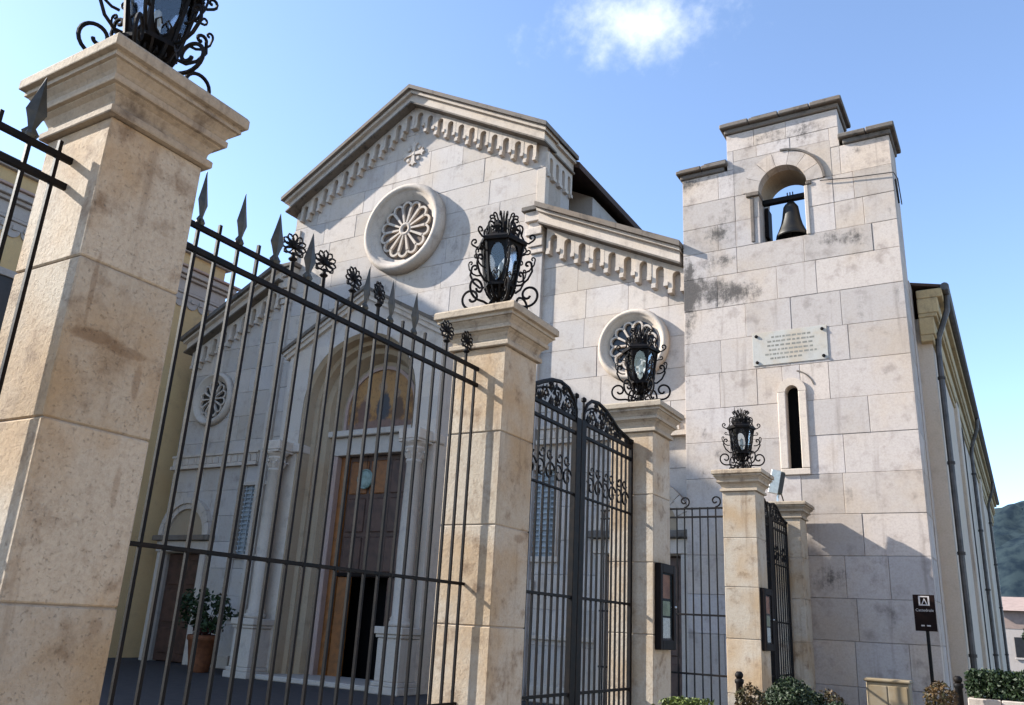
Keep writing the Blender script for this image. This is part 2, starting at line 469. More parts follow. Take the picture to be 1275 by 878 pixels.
# ------------------------------------------------------------------ setting
def struct(name, mb, mat):
    o = mb.build(name, mat); o['kind'] = 'structure'; return o
struct('ground', MB().add([(-3000, -3000, 0), (3000, -3000, 0), (3000, 3000, 0), (-3000, 3000, 0)], [(0, 1, 2, 3)]), 'asphalt')
# hills behind, on the right
from mathutils import noise as mnoise
pv = struct('bounce_pavement', MB().box(-3.35, 9.6, -30, 60, .002, .02), 'street_stone')  # pale street paving added to bounce sunlight, mostly out of view
hb = MB(); NX, NY = 180, 52
for j in range(NY):
    for i in range(NX):
        x = -260+i*5.0; y = 620+j*11
        e = math.exp(-((x-130)/260)**2)*math.sin(PI*min(1, j/(NY-1)*1.0))
        h = 163*e+mnoise.noise(Vector((x*.012, y*.012, 1)))*26*e+mnoise.noise(Vector((x*.05, y*.05, 4)))*9*e**.5+mnoise.noise(Vector((x*.15, y*.15, 4)))*6*e**.5
        hb.v.append((x, y, h-2))
for j in range(NY-1):
    for i in range(NX-1):
        hb.f.append([j*NX+i, j*NX+i+1, (j+1)*NX+i+1, (j+1)*NX+i])
ho = struct('hills', hb, 'hazed_forest')
ho.data.polygons.foreach_set('use_smooth', [True]*len(ho.data.polygons))

# ------------------------------------------------------------------ cathedral
AX, YF = -14.75, 17.6
ch = thing('cathedral', 'pale stone cathedral with gabled front, rose windows and deep arched portal', 'church', (AX, YF, 0))
NT_, NS = 17.49, .56              # nave gable lip height and slope (lip plane)
def Tn(x): return NT_-NS*abs(x-AX)
AT, AS = 12.3, .49
def Ta(s, u): return AT-AS*(u-4.75)    # u = distance from the axis
core = MB()
top = Tn(AX)-.2
core.prism_xz([(AX-4.72, 0), (AX-2.0, 0), (AX-2.0, 6), (AX+2.0, 6), (AX+2.0, 0), (AX+4.72, 0), (AX+4.72, 14.5), (AX, top), (AX-4.72, 14.5)], YF+.12, YF+.9)
core.build('wall_core', 'mortar', ch)
MB().prism_xz([(AX-4.70, 0), (AX+4.70, 0), (AX+4.70, 14.2), (AX, 16.8), (AX-4.70, 14.2)], YF+3.0, 50).build('nave_wall', 'white_plaster', ch)
for sgn in (-1, 1):        # thick returns of the nave front
    x0, x1 = sorted((AX+sgn*4.2, AX+sgn*4.72))
    MB().box(x0, x1, YF+.9, 19.02, 0, 14.3).build('front_return', 'white_plaster', ch)
ZS = [.42+.78*i for i in range(24)]; ZS[0] = 0.0
portal_hole = (AX-2.72, AX+2.72, -1, 9.2)
cl = [(NS, 1, NT_-.15+NS*AX), (-NS, 1, NT_-.15-NS*AX)]
courses(AX-4.75, AX+4.75, ZS, YF, YF+.13, 'facade_stone', ch, cl, [portal_hole], 1.1, 2.0, 5)
# roofs
def slab(pts, th, name, mat):
    n = len(pts); vs = pts+[(x, y, z-th) for x, y, z in pts]
    MB().add(vs, [list(range(n)), list(range(2*n-1, n-1, -1))]+[[i, i+n, (i+1) % n+n, (i+1) % n] for i in range(n)]).build(name, mat, ch)
for s in (-1, 1):
    e = AX+s*5.02
    slab([(e, 19.03, 14.5), (e, 50, 14.5), (AX, 50, 17.35), (AX, 19.03, 17.35)], .2, 'nave_roof', 'roof_tile')
    slab([(AX+s*4.72, YF+.35, 11.9), (AX+s*4.72, 50, 11.9), (AX+s*(11.7 if s > 0 else 9.1), 50, 9.4 if s > 0 else 10), (AX+s*(11.7 if s > 0 else 9.1), 19.0 if s > 0 else YF+.35, 9.4 if s > 0 else 10)], .2, 'aisle_roof', 'roof_tile')
# raking cornice of the nave gable: lip, fascia, listel
def rake(u0, z0, u1, z1, d_list, cx, mirror, parent, miter_out=True):
    """d_list: (name, mat, depth in front, top offset, bottom offset, end extension)"""
    for nm, mt, d, a, b, ext in d_list:
        k = (z1-z0)/(u1-u0)
        uu0, uu1 = u0, u1+ext
        zz0, zz1 = z0, z1+k*ext
        pl = [(uu0, zz0-b), (uu1, zz1-b), (uu1, zz1-a), (uu0, zz0-a)]
        poly = [(cx+mirror*u, z) for u, z in pl]
        MB().prism_xz(poly, YF-d, YF+.3 if nm != 'cornice_lip' else YF+1.4).build(nm, mt, parent)
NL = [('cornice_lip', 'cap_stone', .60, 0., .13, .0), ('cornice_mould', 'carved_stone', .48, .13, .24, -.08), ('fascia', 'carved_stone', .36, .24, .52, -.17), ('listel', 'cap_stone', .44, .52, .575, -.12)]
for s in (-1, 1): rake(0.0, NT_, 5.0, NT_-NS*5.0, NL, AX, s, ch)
def frieze_arch_mesh(w, slope, v0, v1, slot, yf, nm):
    """hanging-arch unit: x in [-w/2,w/2], z relative to the lip line at the unit's centre"""
    h = w/2; r = slot/2
    cz = v0-.23
    pts = [(-h, v1), (-r, v1)]+[(-x, z) for x, z in arc(0, cz, r, 0, 180, 8)][0:0]
    pts += [(-r, cz)]+[(r*math.cos(R(180-180*i/8)), cz+r*math.sin(R(180*i/8))) for i in range(1, 8)]+[(r, cz), (r, v1), (h, v1)]
    pts += [(h, v0-slope*h), (-h, v0+slope*h)]
    mb = MB().prism_xz(pts, yf, YF+.02)
    for sx in (-1, 1):
        a, b = sorted((sx*h, sx*r))
        mb.box(a+(.002 if sx < 0 else 0), b-(.002 if sx > 0 else 0), yf-.035, YF+.02, v1-.10, v1-.002)
    return mb.mesh(nm, 'carved_stone')
# nave frieze
WN = .405
fr_l = frieze_arch_mesh(WN, -NS, -.575, -1.14, .2, YF-.14, 'frieze_arch')
fr_r = frieze_arch_mesh(WN, NS, -.575, -1.14, .2, YF-.14, 'frieze_arch')
for i in range(11):
    x = WN*(i+.5)
    place(fr_r, 'frieze_arch', ch, (AX+x, random.uniform(-.008, .008), Tn(AX+x)+random.uniform(-.006, .0)))
    place(fr_l, 'frieze_arch', ch, (AX-x, random.uniform(-.008, .008), Tn(AX-x)+random.uniform(-.006, .0)))
# right-hand return of the cornice, seen from the side
ret = Tn(AX+5.0)
for nm, mt, d, a, b, ext in NL:
    e = {'cornice_lip': .25, 'cornice_mould': .17, 'fascia': .08, 'listel': .13}[nm]
    for s in (-1, 1):
        x0, x1 = sorted((AX+s*4.6, AX+s*(4.75+e)))
        MB().box(x0, x1, YF+.301 if nm != 'cornice_lip' else YF+1.401, 19.02, ret-b, ret-a+.001).build(nm, mt, ch)
fr_f = frieze_arch_mesh(.36, 0, -.575, -1.25, .18, YF-.08, 'frieze_arch')
for i in range(4):
    place(fr_f, 'frieze_arch', ch, (AX+4.72+YF, YF+.16+.36*i, ret), (0, 0, R(90)))
# corner pilasters with their capital mouldings
for s in (-1, 1):
    a, b = sorted((AX+s*4.43, AX+s*4.78))
    MB().cbox(a, b, YF-.1, YF+.14, 0, 11.0, .012).build('corner_pilaster', 'facade_stone', ch)
    for q, (z0, z1, d) in enumerate(((11.0, 11.18, .16), (11.18, 11.5, .2), (11.5, 11.72, .26), (11.72, 11.9, .2), (11.9, 12.2, .28), (12.2, 12.34, .36))):
        MB().cbox(a-(d-.14), b+(d-.14) if s < 0 else b+.03, YF-d, YF+.14, z0, z1-.004, .015).build('pilaster_capital', 'carved_stone' if q < 5 else 'cap_stone', ch)
    MB().cbox(a+.05, b-.02, YF-.06, YF+.14, 12.36, 13.6, .01).build('upper_pilaster', 'carved_stone', ch)
# aisles
AL = [('cornice_lip', 'cap_stone', .60, 0., .14, 0.), ('cornice_mould', 'carved_stone', .48, .14, .22, -.04), ('fascia', 'carved_stone', .34, .22, .50, -.08), ('listel', 'cap_stone', .42, .50, .55, -.06)]
WA = .42
for s in (-1, 1):
    out = 8.8 if s < 0 else 8.72
    z4 = Ta(s, 4.75); zo = Ta(s, out)
    P = lambda u: AX+s*u
    poly = [(P(4.75), 0), (P(out), 0), (P(out), zo-.3), (P(4.75), z4-.3)]
    hole_d = (min(P(6.75), P(8.45)), max(P(6.75), P(8.45)), -1, 3.2)
    dc = 7.62
    # core with the door opening left free
    MB().prism_xz([(P(4.75), 0), (P(dc-.88), 0), (P(dc-.88), 3.2), (P(dc+.88), 3.2), (P(dc+.88), 0), (P(out), 0), (P(out), zo-.3), (P(4.75), z4-.3)], YF+.12, YF+.35).build('wall_core', 'mortar', ch)
    MB().box(min(P(dc-.88), P(dc+.88)), max(P(dc-.88), P(dc+.88)), YF+.36, YF+.5, 0, 3.3).build('doorway_dark', 'wood_dark', ch)  # dark panel standing in for the unlit inside of the doorway
    if s < 0:
        MB().box(P(out)+.02, P(4.75), YF+.5, 50, 0, 9.6).build('aisle_wall', 'white_plaster', ch)
    hd = (min(P(dc-.88), P(dc+.88)), max(P(dc-.88), P(dc+.88)), -1, 3.2)
    hw = (min(P(4.12), P(5.35)), max(P(4.12), P(5.35)), 3.17, 5.2)
    clip_s = [(AS*s, 1, AT+AS*(4.75)-.15+AS*s*AX)]
    a, b = sorted((P(4.75), P(out)))
    courses(a, b, ZS[:16], YF+.02, YF+.13, 'facade_stone', ch, clip_s, [hd, hw], 1.0, 1.8, 20+s)
    rake(4.75, z4, out+(.08 if s < 0 else 0), Ta(s, out+(.08 if s < 0 else 0)), AL, AX, s, ch)
    fa = frieze_arch_mesh(WA, AS*s, -.55, -1.12, .2, YF-.14, 'frieze_arch')
    for i in range(9):
        u = 4.98+WA*(i+.35)
        place(fa, 'frieze_arch', ch, (P(u), random.uniform(-.008, .008), Ta(s, u)+random.uniform(-.006, 0)))
    # string course with little dentils
    a, b = sorted((P(4.85), P(out)))
    MB().box(a, b, YF-.14, YF+.1, 5.82, 5.93).build('string_course', 'carved_stone', ch)
    MB().box(a, b, YF-.06, YF+.1, 5.93, 6.2).build('string_frieze', 'carved_stone', ch)
    MB().box(a, b, YF-.12, YF+.1, 6.2, 6.27).build('string_course', 'carved_stone', ch)
    leaf = MB()
    leaf.prism_xz([(-.10, 0), (.10, 0), (.085, .14), (.04, .22), (-.04, .22), (-.085, .14)], YF-.1, YF-.055)
    lm = leaf.mesh('frieze_leaf', 'carved_stone')
    for i in range(13):
        place(lm, 'frieze_leaf', ch, (P(4.98+.285*i), 0, 5.955))
    # side door: jambs, lintel, arched tympanum, panelled leaf
    for q in (-1, 1):
        a, b = sorted((P(dc+q*.88), P(dc+q*1.12)))
        MB().cbox(a, b, YF-.1, YF+.13, 0, 3.22, .012).build('door_jamb', 'carved_stone', ch)
    a, b = sorted((P(dc-1.3), P(dc+1.3)))
    MB().cbox(a+.1, b-.1, YF-.12, YF+.13, 3.23, 3.55, .012).build('door_lintel', 'carved_stone', ch)
    MB().cbox(a, b, YF-.26, YF+.13, 3.56, 3.72, .02).build('door_cornice', 'cap_stone', ch)
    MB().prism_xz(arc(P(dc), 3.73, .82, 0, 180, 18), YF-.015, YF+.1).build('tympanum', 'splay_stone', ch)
    for (r0, r1, d) in ((.82, .98, .10), (.985, 1.16, .17)):
        n = 9
        for i in range(n):
            o_ = arc(P(dc), 3.73, r1, 180*i/n+.4, 180*(i+1)/n-.4, 4); i_ = arc(P(dc), 3.73, r0, 180*i/n+.4, 180*(i+1)/n-.4, 4)
            MB().prism_xz(o_+i_[::-1], YF-d, YF+.1).build('arch_stone', 'carved_stone', ch)
    for q in (-1, 1):
        a, b = sorted((P(dc+.01 if q > 0 else dc-.86), P(dc+.86 if q > 0 else dc-.01)))
        if s > 0 and q < 0: continue
        dl = MB().cbox(a, b, YF+.2, YF+.26, .03, 3.18, .01).build('door_leaf', 'wood_door', ch)
        for z0, z1 in ((.25, 1.0), (1.15, 2.1), (2.25, 3.0)):
            MB().cbox(a+.14, b-.14, YF+.17, YF+.21, z0, z1, .02).build('door_panel', 'wood_door', dl)
    # lattice window
    a, b = hw[0], hw[1]
    wdw = MB().box(a+.02, b-.02, YF+.075, YF+.11, 3.18, 5.19).build('window', 'lattice_paint', ch)
    for (x0, x1, z0, z1) in ((a-.1, a, 3.17, 5.2), (b, b+.1, 3.17, 5.2), (a-.1, b+.1, 5.2, 5.32), (a-.14, b+.14, 3.03, 3.17)):
        MB().cbox(x0, x1, YF-.05, YF+.13, z0+.002, z1-.002, .01).build('window_frame', 'carved_stone', wdw)
    sl = MB().box(a+.03, b-.03, YF+.02, YF+.05, -.02, .02).mesh('slat', 'lattice_paint')
    for i in range(15): place(sl, 'slat', wdw, (0, 0, 3.28+.13*i), (0, 0, 0))
    vb = MB().box(-.015, .015, YF+.0, YF+.03, 3.2, 5.18).mesh('mullion', 'lattice_paint')
    for i in range(5): place(vb, 'mullion', wdw, (a+.12+(b-a-.24)*i/4, 0, 0))
    MB().cbox(P(4.7)-.2, P(4.7)+.2, YF-.05, YF+.1, 2.35, 2.62, .02).build('wall_tablet', 'pale_marble', ch)
    # dado line
    a, b = sorted((P(4.85), P(dc-1.14)))
    MB().cbox(a, b, YF-.07, YF+.1, 1.32, 1.42, .015).build('dado_moulding', 'carved_stone', ch)
    MB().cbox(a, b, YF-.1, YF+.1, 0, .36, .02).build('wall_plinth', 'carved_stone', ch)

# rose windows
def rose(cx, cz, Ro, Ri, npet, dep, smooth=True):
    MB().lathe([(Ro, .05), (Ro, -dep*.55), (Ro-.05*Ro, -dep*.95), (Ro-.11*Ro, -dep), (Ro-.16*Ro, -dep*.85), (Ro-.17*Ro, -dep*.7), (Ro-.2*Ro, -dep*.7), (Ri+.05*Ro, -dep*.12), (Ri, -dep*.1), (Ri-.02, .05)],
               (cx, YF, cz), 56, 'y', True).build('rose_ring', 'carved_stone', ch, True)
    MB().lathe([(.001, -.012), (Ri, -.012), (Ri, .02), (.001, .02)], (cx, YF, cz), 40, 'y').build('rose_glazing', 'leaded_glass' if Ro < 1.2 else 'rose_ground', ch)
    r0, r1 = Ri*.24, Ri*.74
    wpet = PI*r1/npet
    mb = MB()
    mb.lathe([(r0*.95, .0), (r0*.95, -.09), (r0*.72, -.12), (r0*.45, -.09), (r0*.4, 0)], (0, YF, 0), 20, 'y', True)
    place(mb.mesh('rose_hub', 'carved_stone', smooth=True), 'rose_hub', ch, (cx, 0, cz))
    # one petal: spoke + rounded arch head
    sp = MB(); w = Ri*.035
    sp.prism_xz([(r0*.9, -w*.8), (r1, -w*1.2), (r1, w*1.2), (r0*.9, w*.8)], YF-.10, YF-.012)
    spoke = sp.mesh('spoke', 'carved_stone')
    hd = MB(); hw_ = r1*math.sin(PI/npet)
    cxh = r1*math.cos(PI/npet)
    o_ = [(cxh+(hw_+w*.9)*math.cos(R(a))*1.15, (hw_+w*.9)*math.sin(R(a))) for a in range(-90, 91, 18)]
    i_ = [(cxh+(hw_-w*.9)*math.cos(R(a))*1.15, (hw_-w*.9)*math.sin(R(a))) for a in range(-90, 91, 18)]
    hd.prism_xz(o_+i_[::-1], YF-.09, YF-.012)
    head = hd.mesh('petal_head', 'carved_stone')
    for i in range(npet):
        a = 2*PI*i/npet
        for me, ang, nm in ((spoke, a, 'spoke'), (head, a+PI/npet, 'petal_head')):
            place(me, nm, ch, (cx, 0, cz), (0, -ang, 0))
for (dx, cz, Ro, Ri, n, dp) in ((0, 12.7, 1.45, .98, 14, .34), (7.36, 8.1, .9, .63, 12, .2), (-7.36, 8.1, .9, .63, 12, .2)):
    rose(AX+dx, cz, Ro, Ri, n, dp)
# carved cross emblem in the gable
em = MB()
for k in range(4):
    a = R(90*k); ca, sa = math.cos(a), math.sin(a)
    pts = [(-.035, .05), (.035, .05), (.05, .2), (.11, .27), (.05, .25), (0, .31), (-.05, .25), (-.11, .27), (-.05, .2)]
    em.prism_xz([(AX+x*ca-z*sa, 15.25+x*sa+z*ca) for x, z in pts], YF-.06, YF+.02)
    a2 = a+PI/4
    em.lathe([(.05, .0), (.05, -.04), (.03, -.055)], (AX+.2*math.cos(a2), YF, 15.25+.2*math.sin(a2)), 8, 'y')
em.lathe([(.055, .0), (.055, -.05), (.03, -.07)], (AX, YF, 15.25), 10, 'y')
em.v = [(AX+(x-AX)*1.35, y, 15.3+(z-15.25)*1.35) for x, y, z in em.v]
em.build('carved_cross', 'carved_stone', ch)

# portal porch
YP = 16.25
HP = 2.68; RA = 1.93; SP = 7.05; PTZ = 10.33; PS = .534
def Tp(x): return PTZ-PS*abs(x-AX)
ri, YI, RB = 1.32, 17.32, 1.32
o_ = arc(AX, SP, RA, 0, 180, 28)
front = [(AX+RA, 0)]+o_+[(AX-RA, 0), (AX-HP, 0), (AX-HP, Tp(AX-HP)-.12), (AX, PTZ-.12), (AX+HP, Tp(AX+HP)-.12), (AX+HP, 0)]
MB().prism_xz([(AX+RA, 0)]+[(AX+HP, 0), (AX+HP, 5.75), (AX+RA, 5.75)], YP, YF-.002).build('portal_pier', 'carved_stone', ch)
MB().prism_xz([(AX-HP, 0), (AX-RA, 0), (AX-RA, 5.75), (AX-HP, 5.75)], YP, YF-.002).build('portal_pier', 'carved_stone', ch)
MB().prism_xz([(AX-HP, 5.754), (AX-RA, 5.754)]+o_[::-1]+[(AX+RA, 5.754), (AX+HP, 5.754), (AX+HP, Tp(AX+HP)-.12), (AX, PTZ-.12), (AX-HP, Tp(AX-HP)-.12)], YP+.03, YF-.002).build('portal_gable_wall', 'facade_stone', ch)
# facing stones of the portal gable
for s in (-1, 1):
    for k in range(5):
        z0, z1 = 5.76+.6*k, 5.76+.6*(k+1)
        def edge(z): return math.sqrt(max(.0, RA**2-max(0, z-SP)**2)) if z < SP+RA else 0
        seg = 5
        inner = [(edge(z0+(z1-z0)*i/seg)+.02, z0+(z1-z0)*i/seg) for i in range(seg+1)]
        poly = [(u, z) for u, z in inner]+[(HP, z1), (HP, z0)]
        zt = PTZ-.12-PS*HP
        poly = clip(poly, PS, 1, PTZ-.14)
        if poly and abs(area(poly)) > .03:
            p2 = [(AX+s*u, z) for u, z in poly]
            if area(p2) < 0: p2 = p2[::-1]
            MB().prism_xz(p2, YP+random.uniform(-.004, .004), YP+.028).build('facing_stone', 'carved_stone', ch)
PL = [('portal_cornice', 'cap_stone', YF-YP+.2, 0., .1, 0), ('portal_cornice', 'carved_stone', YF-YP+.13, .1, .2, -.05), ('portal_cornice', 'carved_stone', YF-YP+.07, .2, .34, -.12)]
for s in (-1, 1):
    rake(0, PTZ, 2.92, PTZ-PS*2.92, PL, AX, s, ch)
# splayed arch soffit and jambs
sp = MB(); N = 28
prof = [(RA, YP), (RA-.09, YP+.1), (RA-.12, YP+.35), (RA-.22, YP+.4), (RA-.26, YP+.62), (RA-.40, YP+.68), (RB+.06, YI)]
rows = []
for (r, y) in prof:
    ring = [(AX+r, y, 0)]+[(AX+r*math.cos(PI*i/N), y, SP+r*math.sin(PI*i/N)) for i in range(N+1)]+[(AX-r, y, 0)]
    rows.append(ring)
m_ = len(rows[0])
vs_ = [p for rw in rows for p in rw]
sp.add(vs_, [[k*m_+i, k*m_+i+1, (k+1)*m_+i+1, (k+1)*m_+i] for k in range(len(rows)-1) for i in range(m_-1)])
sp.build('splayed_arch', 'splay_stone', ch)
# lunette wall, fresco, lintel
lun = [(AX-RB-.1, 6.35), (AX+RB+.1, 6.35), (AX+RB+.1, SP)]+arc(AX, SP, RB+.1, 0, 180, 24)[1:-1]+[(AX-RB-.1, SP)]
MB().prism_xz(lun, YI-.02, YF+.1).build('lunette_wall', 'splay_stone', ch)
fr = [(AX-1.16, 6.5), (AX+1.16, 6.5), (AX+1.16, SP)]+arc(AX, SP, 1.16, 0, 180, 24)[1:-1]+[(AX-1.16, SP)]
MB().prism_xz(fr, YI-.04, YI-.021).build('fresco_panel', 'fresco', ch)
ring = MB()
oo = arc(AX, SP, 1.26, 0, 180, 24); ii = arc(AX, SP, 1.165, 0, 180, 24)
ring.prism_xz([(AX+1.26, 6.5)]+oo+[(AX-1.26, 6.5), (AX-1.165, 6.5)]+ii[::-1]+[(AX+1.165, 6.5)], YI-.09, YI-.021)
ring.build('fresco_frame', 'pink_marble', ch)
MB().cbox(AX-1.78, AX+1.78, YI-.38, YI+.2, 6.3, 6.47, .02).build('lintel_cornice', 'pale_marble', ch)
MB().cbox(AX-1.66, AX+1.66, YI-.22, YI+.2, 5.8, 6.295, .015).build('lintel', 'pale_marble', ch)
for s in (-1, 1):
    a, b = sorted((AX+s*1.24, AX+s*1.52))
    MB().cbox(a, b, YI-.2, YI+.2, 0, 5.795, .015).build('door_jamb', 'pink_marble', ch)
    a, b = sorted((AX+s*1.53, AX+s*1.68))
    MB().cbox(a, b, YI-.1, YI+.2, 0, 5.795, .015).build('door_jamb', 'splay_stone', ch)
    # impost band where the arch springs
    a, b = sorted((AX+s*1.80, AX+s*(HP+.06)))
    MB().cbox(a, b, YP-.09, YP+.4, 5.76, 6.0, .03).build('impost', 'carved_stone', ch)
    # free-standing column on its pedestal
    cxp = AX+s*2.34; cyp = YP-.3
    pd = MB(); 
    for (z0, z1, h) in ((0, .16, .42), (.16, .26, .38), (.26, 1.18, .33), (1.18, 1.26, .37), (1.26, 1.42, .41)):
        pd.cbox(cxp-h, cxp+h, cyp-h, cyp+h, z0, z1-.002, .015)
    pd.build('pedestal', 'pale_marble', ch)
    MB().lathe([(.24, 1.42), (.27, 1.46), (.27, 1.52), (.22, 1.56), (.235, 1.6), (.2, 1.66), (.2, 2.0), (.205, 3.2), (.175, 5.2), (.2, 5.22), (.2, 5.27), (.175, 5.29)], (cxp, cyp, 0), 24).build('column_shaft', 'pale_marble', ch, True)
    cp = MB().lathe([(.175, 5.29), (.21, 5.4), (.2, 5.45), (.25, 5.55), (.23, 5.6), (.3, 5.68), (.3, 5.70)], (cxp, cyp, 0), 20)
    for k in range(8):
        a = 2*PI*k/8
        c_, s_ = math.cos(a), math.sin(a)
        cp.tube([(cxp+c_*.18, cyp+s_*.18, 5.31), (cxp+c_*.24, cyp+s_*.24, 5.44), (cxp+c_*.30, cyp+s_*.30, 5.47), (cxp+c_*.3, cyp+s_*.3, 5.43)], .03, 5)
    cp.cbox(cxp-.3, cxp+.3, cyp-.3, cyp+.3, 5.70, 5.755, .01)
    cp.build('column_capital', 'carved_stone', ch)
    MB().cbox(cxp-.32, cxp+.32, cyp-.3, YP-.002, 5.76, 6.02, .02).build('impost_block', 'carved_stone', ch)
# main door: closed upper boards, open wicket, inner orange reveal
MB().box(AX-1.24, AX+1.24, YI+.9, YI+1.0, 0, 6).build('dark_vestibule_back', 'darkness', ch)  # unlit interior put into the colour: black back, dark brown sides
MB().box(AX-1.26, AX-1.2, YI+.2, YI+.9, 0, 6).build('dark_vestibule_side', 'wood_dark', ch)
MB().box(AX+1.2, AX+1.26, YI+.2, YI+.9, 0, 6).build('dark_vestibule_side', 'wood_dark', ch)
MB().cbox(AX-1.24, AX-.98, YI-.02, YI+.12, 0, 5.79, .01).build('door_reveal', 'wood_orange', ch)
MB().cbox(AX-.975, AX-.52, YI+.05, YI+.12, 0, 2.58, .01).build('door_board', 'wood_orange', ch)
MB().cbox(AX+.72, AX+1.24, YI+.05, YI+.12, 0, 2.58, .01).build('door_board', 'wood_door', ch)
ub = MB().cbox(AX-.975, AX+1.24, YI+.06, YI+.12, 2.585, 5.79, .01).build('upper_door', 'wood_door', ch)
for k in range(3):
    for q in range(3):
        x0 = AX-.9+.71*q; z0 = 2.72+1.02*k
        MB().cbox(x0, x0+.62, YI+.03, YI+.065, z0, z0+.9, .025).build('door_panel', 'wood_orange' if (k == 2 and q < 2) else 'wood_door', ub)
MB().cbox(AX-.99, AX+1.24, YI+.0, YI+.06, 2.59, 2.69, .01).build('door_rail', 'wood_dark', ub)
MB().cbox(AX-1.9, AX+1.9, YP-.45, YI+.2, 0, .12, .02).build('doorstep', 'pale_marble', ch)
# right flank wall towards the street
SX = -1.1
MB().box(-5.9, SX, 18.75, 50, 0, 8.3).build('flank_wall', 'side_plaster', ch)
for (z0, z1, d) in ((7.72, 7.86, .05), (7.865, 8.25, .09), (8.255, 8.34, .16), (8.345, 8.68, .2), (8.685, 8.88, .3)):
    MB().cbox(SX-.2, SX+d, 18.55, 50, z0, z1, .015).build('flank_cornice', 'ochre_cornice', ch)
MB().tube([(SX+.36, 18.55, 8.9), (SX+.36, 30, 8.88), (SX+.36, 50, 8.86)], .085, 10).build('gutter', 'zinc', ch)
slab([(SX+.3, 18.6, 8.97), (SX+.3, 50, 8.97), (SX-2, 50, 9.5), (SX-2, 18.6, 9.5)], .06, 'flank_roof', 'roof_tile')
for py, mt in ((18.95, 'zinc'), (30.5, 'zinc'), (43, 'zinc')):
    dp = MB().tube([(SX+.36, py, 8.85), (SX+.34, py, 8.5), (SX+.12, py, 7.9), (SX+.09, py, 7.6), (SX+.09, py, 0)], .06, 8).build('drainpipe', mt, ch)
    for z in (1.5, 3.4, 5.2, 7.0):
        MB().lathe([(.075, -.03), (.075, .03)], (SX+.09, py, z), 10).build('pipe_collar', 'lichen_lead', dp)
MB().tube([(SX+.03, 27, 8.0), (SX+.03, 27, 0)], .03, 6).build('cable', 'lichen_lead', ch)
for py in (24.5, 36.5):
    MB().cbox(SX-.1, SX+.09, py, py+.9, 0, 8.04, .02).build('lesene', 'side_plaster', ch)

# ------------------------------------------------------------------ bell tower
tw = thing('bell_tower', 'square stone bell tower with stepped top and open bell arch', 'bell tower', (-3.7, 17.2, 0))
YT = 17.2; TB = 18.2; XL, XR = -6.0, -1.4
CX, RO, ZO0, ZSP = -3.67, .53, 10.0, 11.3
tz = [0, .86, 1.64, 2.4, 3.18, 3.97, 4.76, 5.54, 6.28, 7.07, 7.82, 8.6, 9.37, 10.0, 10.65, 11.3, 12.0]
hs = [(-3.88, -3.52, 4.88, 6.66), (-4.75, -2.6, 10.0, 12.2), (XL, -4.9, 12.0, 99)]
courses(XL, XR, tz, YT, YT+.26, 'tower_stone', tw, (), hs, .75, 1.5, 8)
courses(-4.9, -2.4, [12.0, 12.5, 12.95], YT, YT+.26, 'tower_stone', tw, (), [(-4.75, -2.6, 10, 12.2)], .7, 1.2, 4)
yb = YT+.26
# core (mortar-coloured body) with the through opening
MB().box(XL+.01, CX-RO-.0, YT+.245, TB, 0, 12.0-.001).build('core', 'tower_stone', tw)
MB().box(CX+RO, XR-.01, YT+.245, TB, 0, 12.0-.001).build('core', 'tower_stone', tw)
MB().box(CX-RO+.001, CX+RO-.001, YT+.245, TB, 0, ZO0-.002).build('core', 'tower_stone', tw)
aa = arc(CX, ZSP, RO-.002, 0, 180, 20)
MB().prism_xz([(CX+RO-.002, 12.94), (CX-RO+.002, 12.94)]+aa[::-1], YT+.25, TB-.002).build('arch_soffit', 'splay_stone', tw)
MB().box(-4.89, CX-RO+.001, YT+.246, TB-.003, 12.0, 12.94).build('core', 'tower_stone', tw)
MB().box(CX+RO-.001, -2.41, YT+.246, TB-.003, 12.0, 12.94).build('core', 'tower_stone', tw)
# side facing stones (right flank) and deeper lower body
MB().box(XL+.05, XR+.02, TB+.001, 18.76, 0, 9.0).build('lower_body', 'tower_stone', tw)
zz = tz
for k in range(len(zz)-1):
    if k % 2: segs = [(YT+.262, 17.85), (17.85, TB)]
    else: segs = [(YT+.262, TB)]
    for a, b in segs:
        MB().cbox(XR-.1, XR+.003, a+.004, b-.004, zz[k]+.004, zz[k+1]-.004, .008).build('stone_block', 'tower_stone', tw)
# jambs, voussoirs, spandrels
for k in range(2):
    z0, z1 = ZO0+.65*k, ZO0+.65*(k+1)
    block([(-4.75, z0), (CX-RO, z0), (CX-RO, z1), (-4.75, z1)], YT, yb, 'tower_stone', tw)
    block([(CX+RO, z0), (-2.6, z0), (-2.6, z1), (CX+RO, z1)], YT, yb, 'tower_stone', tw)
nv = 7
for i in range(nv):
    a0, a1 = 180*i/nv+.35, 180*(i+1)/nv-.35
    o_ = arc(CX, ZSP, .88, a0, a1, 4); i_ = arc(CX, ZSP, RO, a0, a1, 4)
    MB().prism_xz(o_+i_[::-1], YT-.02, yb).build('voussoir', 'tower_stone', tw)
MB().prism_xz([(-4.75, ZSP+.003)]+[(x, z) for x, z in arc(CX, ZSP+.003, .885, 180, 90, 12)]+[(CX, 12.198), (-4.75, 12.198)], YT, yb).build('spandrel_stone', 'tower_stone', tw)
MB().prism_xz([(-2.6, ZSP+.003), (-2.6, 12.198), (CX+.004, 12.198)]+[(x, z) for x, z in arc(CX+.004, ZSP+.003, .885, 90, 0, 12)], YT, yb).build('spandrel_stone', 'tower_stone', tw)
hood = arc(CX, ZSP, .93, 0, 90, 14); hood2 = arc(CX, ZSP, .885, 0, 90, 14)
MB().prism_xz(hood+hood2[::-1], YT-.05, YT+.01).build('hood_mould', 'cap_stone', tw)
